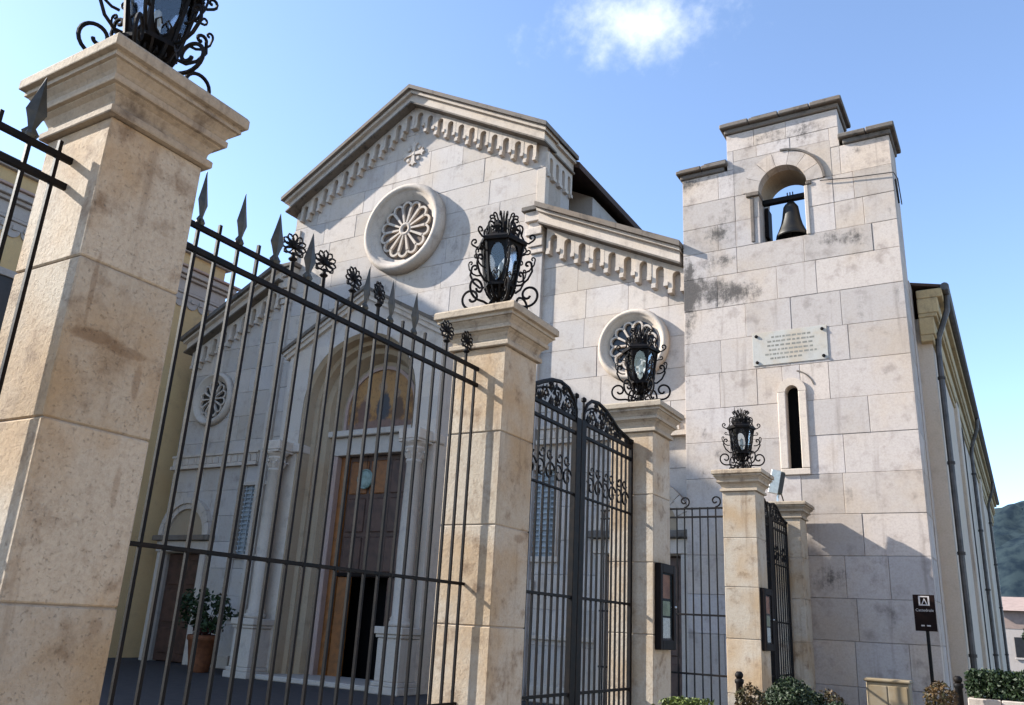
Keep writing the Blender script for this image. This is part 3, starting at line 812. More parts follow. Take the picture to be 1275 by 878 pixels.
MB().cbox(CX-RO-.28, CX-RO+.02, YT-.07, YT+.3, ZSP-.12, ZSP-.02, .012).build('impost', 'cap_stone', tw)
MB().cbox(CX+RO-.02, CX+RO+.1, YT-.04, YT+.3, ZSP-.1, ZSP-.02, .012).build('impost', 'cap_stone', tw)
MB().cbox(CX+RO-.06, CX+RO+.02, YT-.03, YT+.1, ZO0, ZSP-.11, .01).build('jamb_post', 'pale_marble', tw)
MB().cbox(CX-RO-.2, CX-RO-.12, YT-.03, YT+.1, ZO0+.05, ZSP-.13, .01).build('jamb_post', 'cap_stone', tw)
# cornice caps: two-step, broken into weathered slabs
def caps(x0, x1, z, n, y0, y1, endr=True):
    MB().cbox(x0+.09, x1-.09, y0+.09, y1-.09, z, z+.12, .02).build('cap_mould', 'cap_stone', tw)
    w = (x1-x0)/n
    for i in range(n):
        j = random.uniform(-.012, .012)
        MB().cbox(x0+w*i+.006, x0+w*(i+1)-.006, y0+j, y1+j, z+.125, z+.235+random.uniform(-.012, .012), .02).build('cap_slab', 'cap_stone', tw)
        if random.random() < .7:
            MB().cbox(x0+w*i+.05, x0+w*(i+1)-.03, y0+.08+j, y1-.05, z+.236, z+.30+random.uniform(-.02, .02), .02).build('cap_tile', 'lichen_lead', tw)
caps(-6.13, -4.88, 12.0, 2, YT-.14, TB+.14)
caps(-5.03, -2.27, 12.955, 4, YT-.15, TB+.15)
caps(-2.42, -1.27, 12.0, 2, YT-.14, TB+.14)
# slit window
sw = MB()
fx0, fx1, fz0, fz1 = -3.99, -3.41, 4.76, 6.5
for (a, b, c, d) in ((fx0, -3.83, fz0+.13, fz1), (-3.57, fx1, fz0+.13, fz1), (fx0, fx1, fz0, fz0+.127)):
    MB().cbox(a, b, YT-.05, YT+.2, c, d-.002, .012).build('slit_frame', 'carved_stone', tw)
o_ = arc(-3.7, fz1, .29, 0, 180, 12); i_ = arc(-3.7, fz1, .13, 0, 180, 12)
MB().prism_xz(o_+i_[::-1], YT-.05, YT+.2).build('slit_arch', 'carved_stone', tw)
MB().box(-3.88, -3.52, YT+.235, YT+.244, 4.86, 6.68).build('slit_dark', 'darkness', tw)  # black panel standing in for the dark inside the slit
o_ = arc(-3.7, fz1, .47, 15, 75, 8); i_ = arc(-3.7, fz1, .445, 15, 75, 8)
MB().prism_xz(o_+i_[::-1], YT-.012, YT+.01).build('hood_mould', 'cap_stone', tw)
MB().tube([(-2.85, YT-.05, 11.22), (-2.2, YT-.05, 11.13), (-1.38, YT-.06, 11.05), (-1.33, YT+.2, 11.02), (-1.33, YT+.6, 10.6)], .012, 5).build('cable', 'lichen_lead', tw)
MB().tube([(-1.36, YT-.03, 10.9), (-1.345, YT+.12, 10.4)], .02, 5).build('cable_bracket', 'iron', tw)

# inscription plaque
pq = thing('inscription_plaque', 'weathered marble plaque with engraved inscription high on the bell tower', 'plaque', (-3.7, YT-.01, 7.13))
MB().cbox(-4.47, -2.93, YT-.02, YT-.006, 7.13, 7.87, .004).build('slab', 'plaque_marble', pq)
rn = random.Random(3)
for k in range(6):
    row = MB(); z = 7.74-.095*k; x = -4.25+(.15 if k == 0 else 0)+rn.uniform(0, .15); xe = -3.15-(.35 if k == 5 else rn.uniform(0, .2))
    while x < xe:
        w = rn.uniform(.03, .1)
        row.box(x, x+w, YT-.0215, YT-.0195, z-.022, z+.018)
        x += w+rn.uniform(.015, .035)
    row.build('inscription_line', 'engraving', pq)
for x in (-4.38, -3.02):
    for z in (7.2, 7.79):
        MB().lathe([(.035, 0), (.035, -.02), (.02, -.035)], (x, YT-.021, z), 10, 'y').build('stud', 'iron', pq)

# bell
bl = thing('bell', 'dark bronze bell hanging in the open arch of the tower', 'bell', (CX+.06, 17.6, 10.12))
bx, by = CX+.09, 17.55
MB().lathe([(.0005, .86), (.07, .86), (.13, .83), (.165, .77), (.18, .66), (.2, .5), (.24, .32), (.3, .16), (.345, .06), (.355, .0), (.33, .0), (.3, .06), (.24, .2), (.17, .5), (.14, .74), (.0005, .78)], (bx, by, 10.14), 28).build('bell_body', 'bronze', bl, True)
MB().tube([(bx, by, 10.85), (bx, by, 10.12)], .02, 6).lathe([(.001, -.06), (.05, -.04), (.06, 0), (.04, .05), (.001, .06)], (bx, by, 10.12), 10).build('clapper', 'iron', bl)
MB().cbox(CX-RO+.005, CX+RO-.005, by-.07, by+.07, 11.08, 11.2, .015).build('headstock', 'iron_worn', bl)
cr = MB()
for dx in (-.06, 0, .06): cr.tube([(bx+dx, by, 10.98), (bx+dx, by, 11.30)], .014, 5)
cr.tube([(bx-.08, by, 11.0), (bx, by, 11.08), (bx+.08, by, 11.0)], .03, 6)
cr.build('crown_straps', 'iron', bl)
sb = MB()
sb.cbox(CX-RO+.02, CX-RO+.1, by+.05, by+.4, 10.3, 11.05, .01)
sb.tube([(CX-RO+.06, by+.2, 11.05), (CX-RO+.06, by+.2, 10.01)], .03, 6)
sb.build('support_frame', 'wood_dark', bl)
mo = MB().cbox(CX-RO+.25, CX-RO+.5, by+.1, by+.3, 10.0, 10.12, .01)
mo.build('motor_box', 'alu_dark', bl)

# ------------------------------------------------------------------ ochre palace on the left
pal = thing('ochre_palace', 'long ochre palace with white cornice running up to the left of the church', 'building', (-27, 12, 0))
PX = -24.6
MB().box(-32, PX, 4, 19.2, 0, 12.6).build('wall', 'ochre_plaster', pal)
MB().box(-32, PX-.05, 4, 19.15, 12.6, 13.75).build('attic', 'ochre_plaster', pal)
for i, (z0, z1, d, mt) in enumerate(((11.95, 12.2, .05, 'white_plaster'), (12.2, 12.3, .1, 'white_plaster'), (12.3, 12.72, .07, 'white_plaster'), (12.72, 12.84, .2, 'white_plaster'), (12.84, 13.05, .32, 'white_plaster'), (13.05, 13.14, .42, 'pink_marble'), (13.75, 13.9, .12, 'white_plaster'), (13.9, 14.05, .22, 'lichen_lead'))):
    MB().cbox(-32-d, PX+d, 4-d, 19.2+d, z0, z1-.003, .02).build('cornice', mt, pal)
dm = MB().prism_xz([(0, 0), (.06, 0), (.06, .14), (0, .14)], -.07, .07).mesh('dentil', 'white_plaster')
for i in range(44):
    place(dm, 'dentil', pal, (PX+.05, 4.3+.34*i, 12.06-.14+.02))
lobe = MB()
lobe.prism_yz(arc(0, 0, .24, 180, 360, 8), 0, .045)
lm = lobe.mesh('festoon', 'white_plaster')
for i in range(30): place(lm, 'festoon', pal, (PX+.002, 4.4+.5*i, 11.95))
for i in range(3):
    for z in (1.0, 4.6, 8.4):
        y = 5.2+3.0*i
        w = MB().box(PX-.05, PX+.03, y, y+1.2, z, z+2.1).build('window', 'leaded_glass', pal)
        for (a, b, c, d) in ((y-.18, y, z, z+2.1), (y+1.2, y+1.38, z, z+2.1), (y-.18, y+1.38, z+2.1, z+2.32), (y-.25, y+1.45, z-.18, z)):
            MB().cbox(PX-.02, PX+.1, a, b, c+.002, d-.002, .01).build('window_frame', 'white_plaster', w)
MB().box(PX, PX+.1, 18.7, 19.1, 0, 11.9).build('corner_strip', 'white_plaster', pal)
MB().add([(-32.3, 3.7, 14.05), (PX+.2, 3.7, 14.05), (PX+.2, 19.4, 14.05), (-32.3, 19.4, 14.05), (-29, 6.5, 14.9), (-29, 16.5, 14.9)],
         [(0, 1, 4), (1, 2, 5, 4), (2, 3, 5), (3, 0, 4, 5)]).build('roof', 'roof_tile', pal)
# unseen tall house, added so its roof edge shades the tower and church front
tb = thing('shade_house', 'unseen tall ochre house added behind the palace to cast shade, left of the frame', 'building', (-38, 8, 0))
MB().box(-43, -35, 4.5, 11.0, 0, 23.6).build('wall', 'ochre_plaster', tb)
MB().cbox(-43.3, -34.7, 4.2, 11.3, 23.6, 24.1, .05).build('cornice', 'white_plaster', tb)
for k in range(5):
    for q in range(2):
        MB().cbox(-35.05, -34.95, 5.4+3*q, 6.6+3*q, 3+4*k, 5.2+4*k, .02).build('window', 'leaded_glass', tb)

# unseen house added across the street to bounce sunlight onto right-hand faces
oh = thing('light_bounce_house', 'unseen cream plastered house added across the street to bounce sunlight, outside the right of the picture', 'building', (14, 5, 0))
MB().box(10, 18, -14, 12, 0, 8.4).build('wall', 'cream_plaster', oh)
MB().cbox(9.7, 18.3, -14.3, 12.3, 8.4, 8.8, .05).build('cornice', 'white_plaster', oh)
for i in range(6):
    for z in (1.0, 5.0):
        w = MB().box(9.96, 10.02, -12.5+4*i, -11.3+4*i, z, z+2.1).build('window', 'leaded_glass', oh)
        for q in (-1, 1):
            MB().cbox(9.92, 9.97, -11.9+4*i+q*.95-.3, -11.9+4*i+q*.95+.3, z, z+2.1, .01).build('shutter', 'teal_paint', w)

# ------------------------------------------------------------------ stone gate pillars
FX = -3.765                                  # fence line
CAPZ = 4.16
def pillar(y0, label, hw=.265, top=3.82, capz=CAPZ, seed=0):
    rn = random.Random(seed)
    yc = y0+hw
    p = thing('gate_pillar', label, 'pillar', (FX, yc, 0), 'stone pillars of the fence')
    k = top/3.82
    zs = [0, .80, 1.58, 2.34, 3.09, 3.82]
    zs = [z*k for z in zs]
    MB().box(FX-hw+.012, FX+hw-.012, yc-hw+.012, yc+hw-.012, 0, top).build('core', 'mortar', p)
    for i in range(5):
        j = rn.uniform(-.003, .003)
        MB().cbox(FX-hw+j, FX+hw+j, yc-hw-j, yc+hw-j, zs[i]+.003, zs[i+1]-.003, .007).build('pillar_block', 'pillar_stone', p)
    h = capz-top
    MB().cbox(FX-hw-.05, FX+hw+.05, yc-hw-.05, yc+hw+.05, 0, .22, .015).build('plinth', 'pillar_stone', p)
    # moulded capital: profile (overhang, height)
    prof = [(.0, 0), (.03, .0), (.034, .006), (.034, .036), (.028, .043), (.008, .045), (.012, .075), (.03, .112), (.052, .128), (.052, .136), (.072, .138), (.075, .144), (.075, .172), (.062, .176), (.066, .182), (.076, .20), (.098, .222), (.1, .225), (.1, .232), (.116, .234), (.116, .252), (.108, .256), (.112, .266), (.138, .27), (.14, .275), (.14, .322), (.13, .338), (.0, .34)]
    vs = []; fs = []
    for o_, z in prof:
        e = hw+o_; zz_ = top+z*h/.34
        vs += [(FX-e, yc-e, zz_), (FX+e, yc-e, zz_), (FX+e, yc+e, zz_), (FX-e, yc+e, zz_)]
    n = len(prof)
    for i in range(n-1):
        for q in range(4): fs.append([i*4+q, i*4+(q+1) % 4, (i+1)*4+(q+1) % 4, (i+1)*4+q])
    fs += [[0, 1, 2, 3], [(n-1)*4+q for q in (3, 2, 1, 0)]]
    MB().add(vs, fs).build('capital', 'pillar_cap_stone', p)
    return p
pillar(1.93, 'large tan stone pillar nearest the camera at the left edge, lantern on top', seed=1)
pillar(5.60, 'tan stone pillar between the long fence panel and the double gate, lantern on top', seed=2)
pillar(8.92, 'tan stone pillar on the far side of the double gate, with dark notice board', seed=3)
pillar(13.28, 'tan stone pillar before the bell tower, lantern on top and small gate beside it', seed=4)
pillar(16.38, 'last and lowest stone pillar against the bell tower, with a floodlight on top', top=3.80, capz=4.1, seed=5)

# ------------------------------------------------------------------ iron lanterns
def spiral(cx, cz, r0, r1, a0, a1, n=18):
    return [(cx+(r0+(r1-r0)*i/n)*math.cos(R(a0+(a1-a0)*i/n)), cz+(r0+(r1-r0)*i/n)*math.sin(R(a0+(a1-a0)*i/n))) for i in range(n+1)]
def at_az(pts, az, c=(0, 0, 0)):    # (radius, height) pairs turned to azimuth az
    return [(c[0]+r*math.cos(az), c[1]+r*math.sin(az), c[2]+z) for r, z in pts]
def sub(name, mb, mat, parent, smooth=False):
    o = bpy.data.objects.new(name, mb.mesh(name, mat, (0, 0, 0), smooth)); col.objects.link(o); o.parent = parent; return o
def make_lantern():
    root = bpy.data.objects.new('iron_lantern', None); col.objects.link(root); root.empty_display_size = .2
    zb, zt, hb_, ht = .34, .75, .128, .186        # apothem of the six-sided body, bottom and top
    C30 = math.cos(PI/6)
    corner = lambda k: -PI/4+PI/3*k
    hexa = lambda ap: [(ap/C30*math.cos(corner(k)), ap/C30*math.sin(corner(k))) for k in range(6)]
    # base foot
    b = MB().lathe([(.09, 0), (.09, .02), (.05, .04), (.035, .1), (.05, .16), (.035, .2), (.05, .26), (.06, .32)], (0, 0, 0), 12)
    b.prism_xy(hexa(.142), .318, .345)
    for k in range(12):
        a = 2*PI*k/12
        b.tube(at_az([(.04, .2), (.085, .215), (.125, .26), (.148, .315)], a), .010 if k % 2 else .013, 4)
        b.tube(at_az([(.05, .29)]+spiral(.095, .27, .035, .012, 150, -150, 7), a+.25), .008, 4)
    for k in range(6):
        a = corner(k)
        b.tube(at_az([(.03, .22), (.09, .2), (.13, .13), (.15, .07)]+spiral(.185, .055, .04, .012, 160, 420, 10), a), .010, 5)
    sub('foot', b, 'iron', root)
    for k in range(6):
        a = corner(k); r0, r1 = hb_/C30, ht/C30
        sub('post', MB().tube(at_az([(r0, zb), (r1, zt)], a), .0145, 4), 'iron_worn', root)
    # six panes: plate with a tall oval opening + glass
    for k in range(6):
        a = corner(k)+PI/6-PI/2
        pl = MB(); N = 24
        def tr(u, t, d=0):
            z = zb+(zt-zb)*t; h = hb_+(ht-hb_)*t
            x, y = u*h*math.tan(PI/6), h-.004+d
            return (x*math.cos(a)-y*math.sin(a), x*math.sin(a)+y*math.cos(a), z)
        inn, outr = [], []
        for i in range(N):
            an = 2*PI*i/N
            inn.append((.82*math.cos(an), .50+.445*math.sin(an)))
            dx, dy = math.cos(an), math.sin(an)
            m = 1/max(abs(dx), abs(dy))
            outr.append((.98*dx*m, .5+.5*dy*m))
        vs = [tr(*p) for p in inn]+[tr(*p) for p in outr]+[tr(p[0], p[1], -.008) for p in inn]+[tr(p[0], p[1], -.008) for p in outr]
        fs = []
        for i in range(N):
            j = (i+1) % N
            fs += [[i, j, N+j, N+i], [2*N+j, 2*N+i, 3*N+i, 3*N+j], [j, i, 2*N+i, 2*N+j]]
        pl.add(vs, fs)
        for q in (-1, 1):
            pl.tube([tr(0, .02, .01), tr(q*.45, .10, .01), tr(q*.55, .22, .01), tr(q*.25, .28, .01), tr(q*.1, .2, .01)], .007, 4)
        pane = sub('pane_frame', pl, 'iron', root)
        sub('glass', MB().add([tr(-.95, .02, -.012), tr(.95, .02, -.012), tr(.95, .98, -.012), tr(-.95, .98, -.012), tr(-.95, .02, -.016), tr(.95, .02, -.016), tr(.95, .98, -.016), tr(-.95, .98, -.016)], [(0, 1, 2, 3), (7, 6, 5, 4), (0, 4, 5, 1), (1, 5, 6, 2), (2, 6, 7, 3), (3, 7, 4, 0)]), 'lamp_glass', pane)
    # roof
    rf = MB(); pr2 = [(ht+.03, .745), (ht+.035, .775), (ht+.01, .80), (.13, .84), (.09, .89), (.06, .93)]
    vs = []; fs = []
    for h, z in pr2: vs += [(x, y, z) for x, y in hexa(h)]
    for i in range(len(pr2)-1):
        for q in range(6): fs.append([i*6+q, i*6+(q+1) % 6, (i+1)*6+(q+1) % 6, (i+1)*6+q])
    fs += [list(range(6)), [(len(pr2)-1)*6+q for q in range(5, -1, -1)]]
    rf.add(vs, fs); sub('roof', rf, 'iron', root)
    # crown of scrolls and leaves
    cr = MB()
    for k in range(12):
        a = corner(0)+PI/6*k; kk = .8 if k % 2 else 1.0
        cr.tube(at_az([(.22*kk, .79), (.19*kk, .85), (.2*kk, .91)]+spiral(.155*kk, .925, .045, .012, 0, 300, 10), a), .010, 5)
        cr.tube(at_az([(.1, .86), (.07, .94), (.075, 1.0), (.10, 1.05)]+spiral(.125, 1.04, .03, .01, 150, -120, 8), a), .009, 5)
        if k % 2 == 0:
            cr.tube(at_az([(.2, .77), (.27, .765), (.31, .79)]+spiral(.295, .825, .035, .01, -30, 280, 9), a), .010, 5)
    for k in range(5):
        a = 2*PI*k/5
        cr.tube(at_az([(.0, .92), (.02, 1.0), (.035, 1.06), (.03+.02*(k % 2), 1.12)], a), .010, 4, r_end=.003)
    cr.tube([(0, 0, .92), (0, 0, 1.13)], .012, 5, r_end=.003)
    # leaf plates
    for k in range(12):
        a = 2*PI*k/12+.2; r_ = .15
        c_, s_ = math.cos(a), math.sin(a)
        cr.add([(c_*r_-s_*.025, s_*r_+c_*.025, .84), (c_*r_+s_*.025, s_*r_-c_*.025, .84), (c_*(r_+.03)+s_*.03, s_*(r_+.03)-c_*.03, .9), (c_*(r_+.015), s_*(r_+.015), .96), (c_*(r_+.03)-s_*.03, s_*(r_+.03)+c_*.03, .9)], [(0, 1, 2, 3, 4)])
    sub('crown', cr, 'iron', root)
    # corner scroll brackets
    for k in range(6):
        a = corner(k); sc = MB()
        low = [(.06, .13), (.12, .12), (.2, .135)]+spiral(.285, .245, .115, .02, -100, 330, 26)
        sc.tube(at_az(low, a), .0125, 6)
        upp = [(.165, .345), (.21, .345), (.275, .40), (.315, .48), (.305, .545)]+spiral(.27, .55, .035, .01, 10, 300, 10)
        sc.tube(at_az(upp, a), .0115, 6)
        sc.tube(at_az([(.3, .5), (.33, .54), (.34, .59)]+spiral(.317, .6, .022, .008, 0, 280, 8), a), .008, 5)
        sc.tube(at_az([(.205, .47), (.25, .47), (.29, .49), (.31, .52)], a), .009, 5)
        sc.tube(at_az([(.19, .64), (.24, .655)]+spiral(.265, .68, .028, .01, -110, 180, 8), a), .008, 5)
        sc.tube(at_az([(.12, .12), (.16, .075)]+spiral(.2, .06, .035, .01, 160, -160, 10), a), .010, 5)
        sub('scroll_bracket', sc, 'iron', root)
    sub('lamp_holder', MB().lathe([(.02, .34), (.025, .4), (.02, .42), (.03, .46), (.035, .52), (.02, .58), (.001, .6)], (0, 0, 0), 10), 'candle_glass', root, True)
    return root
lan = make_lantern()
for i, (y, lb) in enumerate(((1.93, 'black wrought iron lantern on the nearest pillar, cut off by the top of the picture'), (5.60, 'black wrought iron lantern in front of the church gable, on the second pillar'), (8.92, 'black wrought iron lantern in front of the right rose window, on the third pillar'), (13.28, 'smallest black wrought iron lantern, in front of the bell tower wall'))):
    o = lan if i == 0 else copy_tree(lan)
    o.location = (FX, y+.265, CAPZ); o.rotation_euler = (0, 0, (0, .0, .05, .1)[i]); o.scale = (.93, .93, .97)
    tag(o, lb, 'lantern', 'lanterns on the fence pillars')

# ------------------------------------------------------------------ iron fence and gates
def spear_mesh():
    mb = MB()
    w, t = .047, .012
    pr = [(0, .03, .4), (.02, .04, 1), (.05, .018, .8), (.09, .03, 1), (.135, w, 1.2), (.22, .026, 1), (.33, .002, .3)]
    vs = []; fs = []
    for z, hw, tt in pr: vs += [(0, -hw, z), (t*tt, 0, z), (0, hw, z), (-t*tt, 0, z)]
    for i in range(len(pr)-1):
        for q in range(4): fs.append([i*4+q, i*4+(q+1) % 4, (i+1)*4+(q+1) % 4, (i+1)*4+q])
    fs += [[0, 1, 2, 3], [(len(pr)-1)*4+q for q in (3, 2, 1, 0)]]
    mb.add(vs, fs)
    mb.lathe([(.02, -.005), (.027, .012), (.02, .03)], (0, 0, 0), 8)
    return mb.mesh('spearhead', 'spear_paint')
def fan_mesh():
    mb = MB()
    mb.tube([(0, 0, 0), (0, 0, .13)], .014, 6)
    mb.lathe([(.016, .07), (.03, .085), (.016, .1)], (0, 0, 0), 8)
    cz = .175
    for k in range(9):
        a = R(-40+260*k/8)
        L = .088
        pts = []
        for i in range(9):
            t = i/8*2*PI
            rr_ = .05+.036*math.cos(PI+t); wv = .019*math.sin(t)
            y = math.cos(a)*rr_-math.sin(a)*wv; z = math.sin(a)*rr_+math.cos(a)*wv
            pts.append((0, y, cz+z))
        mb.tube(pts, .0065, 4)
    mb.lathe([(.022, -.014), (.022, .014)], (0, 0, cz), 8)
    for s in (-1, 1): mb.tube([(0, s*.012, .12), (0, s*.05, .125), (0, s*.062, .15), (0, s*.045, .16)], .007, 4)
    return mb.mesh('fan_finial', 'iron')
SPEAR, FAN = spear_mesh(), fan_mesh()
HB = .0092
def barmesh(z0, z1, h=HB): return MB().box(-h, h, -h, h, z0, z1).mesh('bar', 'iron_worn')
BAR, BARS = barmesh(.1, 3.64), barmesh(.1, 3.71)
TOPZ, SECZ, MIDZ, LOWZ = 3.635, 3.495, 1.885, 1.02
def fence(y0, y1, pattern, ys, label, rails=(TOPZ, SECZ, MIDZ, LOWZ, .16)):
    p = thing('fence_panel', label, 'fence', (FX, (y0+y1)/2, 0))
    for z in rails:
        h = .0165 if z > 3 else .012
        MB().cbox(FX-h*.8, FX+h*.8, y0, y1, z-h, z+h, .003).build('rail', 'iron', p)
    for y, c in zip(ys, pattern):
        if c == '|':
            place(BARS, 'bar', p, (FX, y, 0), (random.uniform(-.0016, .0016), random.uniform(-.001, .001), random.uniform(-.08, .08)))
        else:
            place(BAR, 'bar', p, (FX, y, 0), (random.uniform(-.0016, .0016), random.uniform(-.001, .001), random.uniform(-.08, .08)))
        if c == 's': place(SPEAR, 'spearhead', p, (FX, y, TOPZ+.017), (random.uniform(-.05, .05), random.uniform(-.03, .03), random.uniform(-.3, .3)))
        if c == 'f': place(FAN, 'fan_finial', p, (FX, y, TOPZ+.017), (random.uniform(-.05, .05), random.uniform(-.03, .03), random.uniform(-.3, .3)))
    return p
ys = [2.70+.1425*i for i in range(21)]
fence(2.45, 5.607, 's|s|sfsf.fsfs|s|.f.f.', ys, 'long black iron fence panel with spearheads and fan finials between two pillars')
fence(-.6, 1.937, '|s|s|s|s|s|s|s|s|', [1.86-.145*i for i in range(17)], 'black iron fence panel running out of the picture left of the nearest pillar')

def gate_leaf(yo, yc, label, crest=True, bars=9, mir=1, group='gate leaves'):
    """yo hinge end, yc closing end"""
    g = thing('gate_leaf', label, 'gate', (FX, yo, 0), group)
    L = abs(yc-yo); d = 1 if yc > yo else -1
    Y = lambda v: yo+d*L*v
    a, b = sorted((yo, yc))
    for z, h in ((TOPZ, .022), (SECZ, .016), (2.87, .010), (MIDZ, .013), (LOWZ, .013), (.12, .03)):
        MB().cbox(FX-.016, FX+.016, a+.03, b-.03, z-h, z+h, .003).build('rail', 'iron', g)
    MB().cbox(FX-.022, FX+.022, *sorted((Y(0), Y(0)+d*.045)), .06, TOPZ+.05, .004).build('hinge_stile', 'iron', g)
    MB().cbox(FX-.03, FX+.03, *sorted((Y(1)-d*.11, Y(1))), .06, TOPZ+.02, .004).build('closing_stile', 'iron', g)
    for i in range(bars):
        v = .045/L+(1-.155/L)*(i+1)/(bars+1)
        place(BAR, 'bar', g, (FX, Y(v), 0))
    # scroll band
    nb = max(2, int(L/.42))
    for i in range(nb):
        v = .09+(i+.5)*(.78/nb); y = Y(v); rr_ = min(.17, L*.40/nb)
        for s in (-1, 1):
            MB().tube([(FX+.014, y+s*q, z) for q, z in spiral(rr_*.52, 3.0, rr_*.6, .02, 20, 440, 20)], .010, 4).build('scroll', 'iron', g)
            MB().tube([(FX+.014, y+s*q, z) for q, z in spiral(rr_*.42, 3.17, rr_*.36, .015, -20, -380, 14)], .009, 4).build('scroll', 'iron', g)
    if crest:
        cr = MB()
        path = [(.02, .04), (.08, .09), (.18, .11), (.3, .14), (.42, .21), (.55, .275), (.68, .305), (.80, .285), (.89, .21), (.94, .10), (.94, .02)]
        cr.tube([(FX, Y(v), TOPZ+z) for v, z in path], .022, 6)
        cr.tube([(FX, Y(v), TOPZ+z*.72) for v, z in path], .012, 5)
        for cv, cz, r_, s in ((.36, .04, .035, -1), (.53, .045, .035, 1), (.72, .05, .04, 1), (.88, .05, .035, 1), (.53, .2, .045, -1), (.73, .23, .045, -1), (.62, .16, .085, 1), (.44, .11, .065, -1), (.28, .07, .05, 1), (.80, .11, .075, -1), (.14, .05, .035, -1), (.62, .07, .05, -1)):
            cr.tube([(FX+.012, Y(cv)+s*q, TOPZ+cz+z) for q, z in spiral(0, 0, r_, .012, -60, 440, 20)], .011, 5)
            for k in range(4):
                an = R(30+80*k)
                y, z = Y(cv)+s*math.cos(an)*r_*.9, TOPZ+cz+math.sin(an)*r_*.9
                cr.add([(FX+.01, y-.03, z-.012), (FX+.016, y, z-.03), (FX+.01, y+.035, z+.01), (FX+.016, y, z+.04)], [(0, 1, 2, 3)])
        cr.tube([(FX, Y(.94), TOPZ), (FX, Y(.94), TOPZ+.24)], .014, 5, r_end=.012)
        cr.lathe([(.001, -.035), (.03, -.015), (.03, .015), (.001, .035)], (FX, Y(.94), TOPZ+.25), 8)
        cr.lathe([(.001, -.045), (.045, -.01), (.045, .02), (.001, .045)], (FX, Y(.03), TOPZ+.06), 8)
        cr.build('cresting', 'iron', g)
    return g
gate_leaf(6.16, 7.535, 'near leaf of the tall black iron double gate with scrolled cresting')
gate_leaf(8.91, 7.545, 'far leaf of the tall black iron double gate, against the notice board pillar')
gate_leaf(13.84, 15.1, 'near leaf of the narrow black iron gate in front of the bell tower', bars=6)
gate_leaf(16.36, 15.11, 'far leaf of the narrow black iron gate, against the lowest pillar', bars=6)
# side fence returning towards the church
sf = thing('fence_panel', 'short iron fence with curled finials between the notice board pillar and the last lantern', 'fence', (-5.1, 13.55, 0))
for z in (3.6, 3.46, 1.91, 1.02, .16):
    MB().cbox(-6.3, -4.03, 13.535, 13.565, z-.015, z+.015, .003).build('rail', 'iron', sf)
b2 = barmesh(.1, 3.62)
for i in range(17):
    place(b2, 'bar', sf, (-4.1-.133*i, 13.55, 0))
    if i % 4 == 1:
        c2 = MB().tube([(q, 13.55, z) for q, z in spiral(-4.1-.133*i, 3.72, .10, .02, -90, 330, 18)], .014, 5)
        c2.build('curl_finial', 'iron', sf)

# ------------------------------------------------------------------ notice boards
def board(y0, y1, z0, z1, label, x=-3.5):
    n = thing('notice_board', label, 'notice board', (x, (y0+y1)/2, z0), 'glazed notice boards on the pillars')
    x0 = x+.004
    MB().cbox(x0, x0+.03, y0+.02, y1-.02, z0+.02, z1-.02, .004).build('back_board', 'wood_dark', n)
    for (a, b, c, d) in ((y0, y0+.07, z0, z1), (y1-.07, y1, z0, z1), (y0+.07, y1-.07, z0, z0+.1), (y0+.07, y1-.07, z1-.1, z1)):
        MB().cbox(x0, x0+.07, a, b, c, d, .006).build('frame', 'wood_dark', n)
    yi0, yi1 = y0+.09, y1-.09
    zm = z0+.1
    H = z1-z0-.2
    for nm, mt, a, b in (('poster', 'paper_red', .62, .98), ('poster', 'paper_green', .36, .58), ('notice_sheet', 'paper_white', .03, .33)):
        MB().box(x0+.031, x0+.034, yi0, yi1, zm+H*a, zm+H*b).build(nm, mt, n)
    MB().box(x0+.055, x0+.059, y0+.07, y1-.07, z0+.1, z1-.1).build('glass', 'board_glass', n)
    MB().lathe([(.012, -.01), (.018, 0), (.012, .012)], (x0+.075, y1-.03, (z0+z1)/2), 8).build('lock', 'alu', n)
board(8.95, 9.42, 1.43, 2.34, 'dark framed notice board with posters on the pillar beside the double gate')
board(13.3, 13.79, 1.43, 2.34, 'dark framed notice board on the pillar in front of the bell tower')

# ------------------------------------------------------------------ floodlight, sign, round plaque
fl = thing('floodlight', 'small silver floodlight tilted up on top of the lowest pillar', 'floodlight', (-3.93, 16.5, 4.1))
m3 = Matrix.Translation((-3.93, 16.5, 4.5)) @ Matrix.Scale(1.3, 4) @ Matrix.Rotation(R(12), 4, 'Y') @ Matrix.Rotation(R(18), 4, 'Z')
def xf(mb): mb.v = [tuple(m3 @ Vector(v)) for v in mb.v]; return mb
xf(MB().cbox(-.1, .1, -.07, .05, -.17, .17, .02)).build('housing', 'alu_dark', fl)
xf(MB().cbox(-.105, .035, -.09, -.07, -.175, .175, .006)).build('bezel', 'alu', fl)
xf(MB().box(.035, .095, -.082, -.071, -.15, .15)).build('lens', 'leaded_glass', fl)
for k in range(5): xf(MB().box(-.08+.04*k-.004, -.08+.04*k+.004, .05, .085, -.15, .15)).build('cooling_fin', 'alu_dark', fl)
MB().tube([(-3.93, 16.5, 4.1), (-3.93, 16.5, 4.2), (-3.9, 16.5, 4.3)], .025, 6).cbox(-3.99, -3.87, 16.44, 16.56, 4.1, 4.13, .005).build('bracket', 'alu', fl)
MB().tube([(-3.9, 16.58, 4.4), (-3.88, 16.74, 4.2), (-3.88, 16.81, 4.08), (-3.88, 16.83, 3.9)], .012, 5).build('power_cable', 'iron', fl)

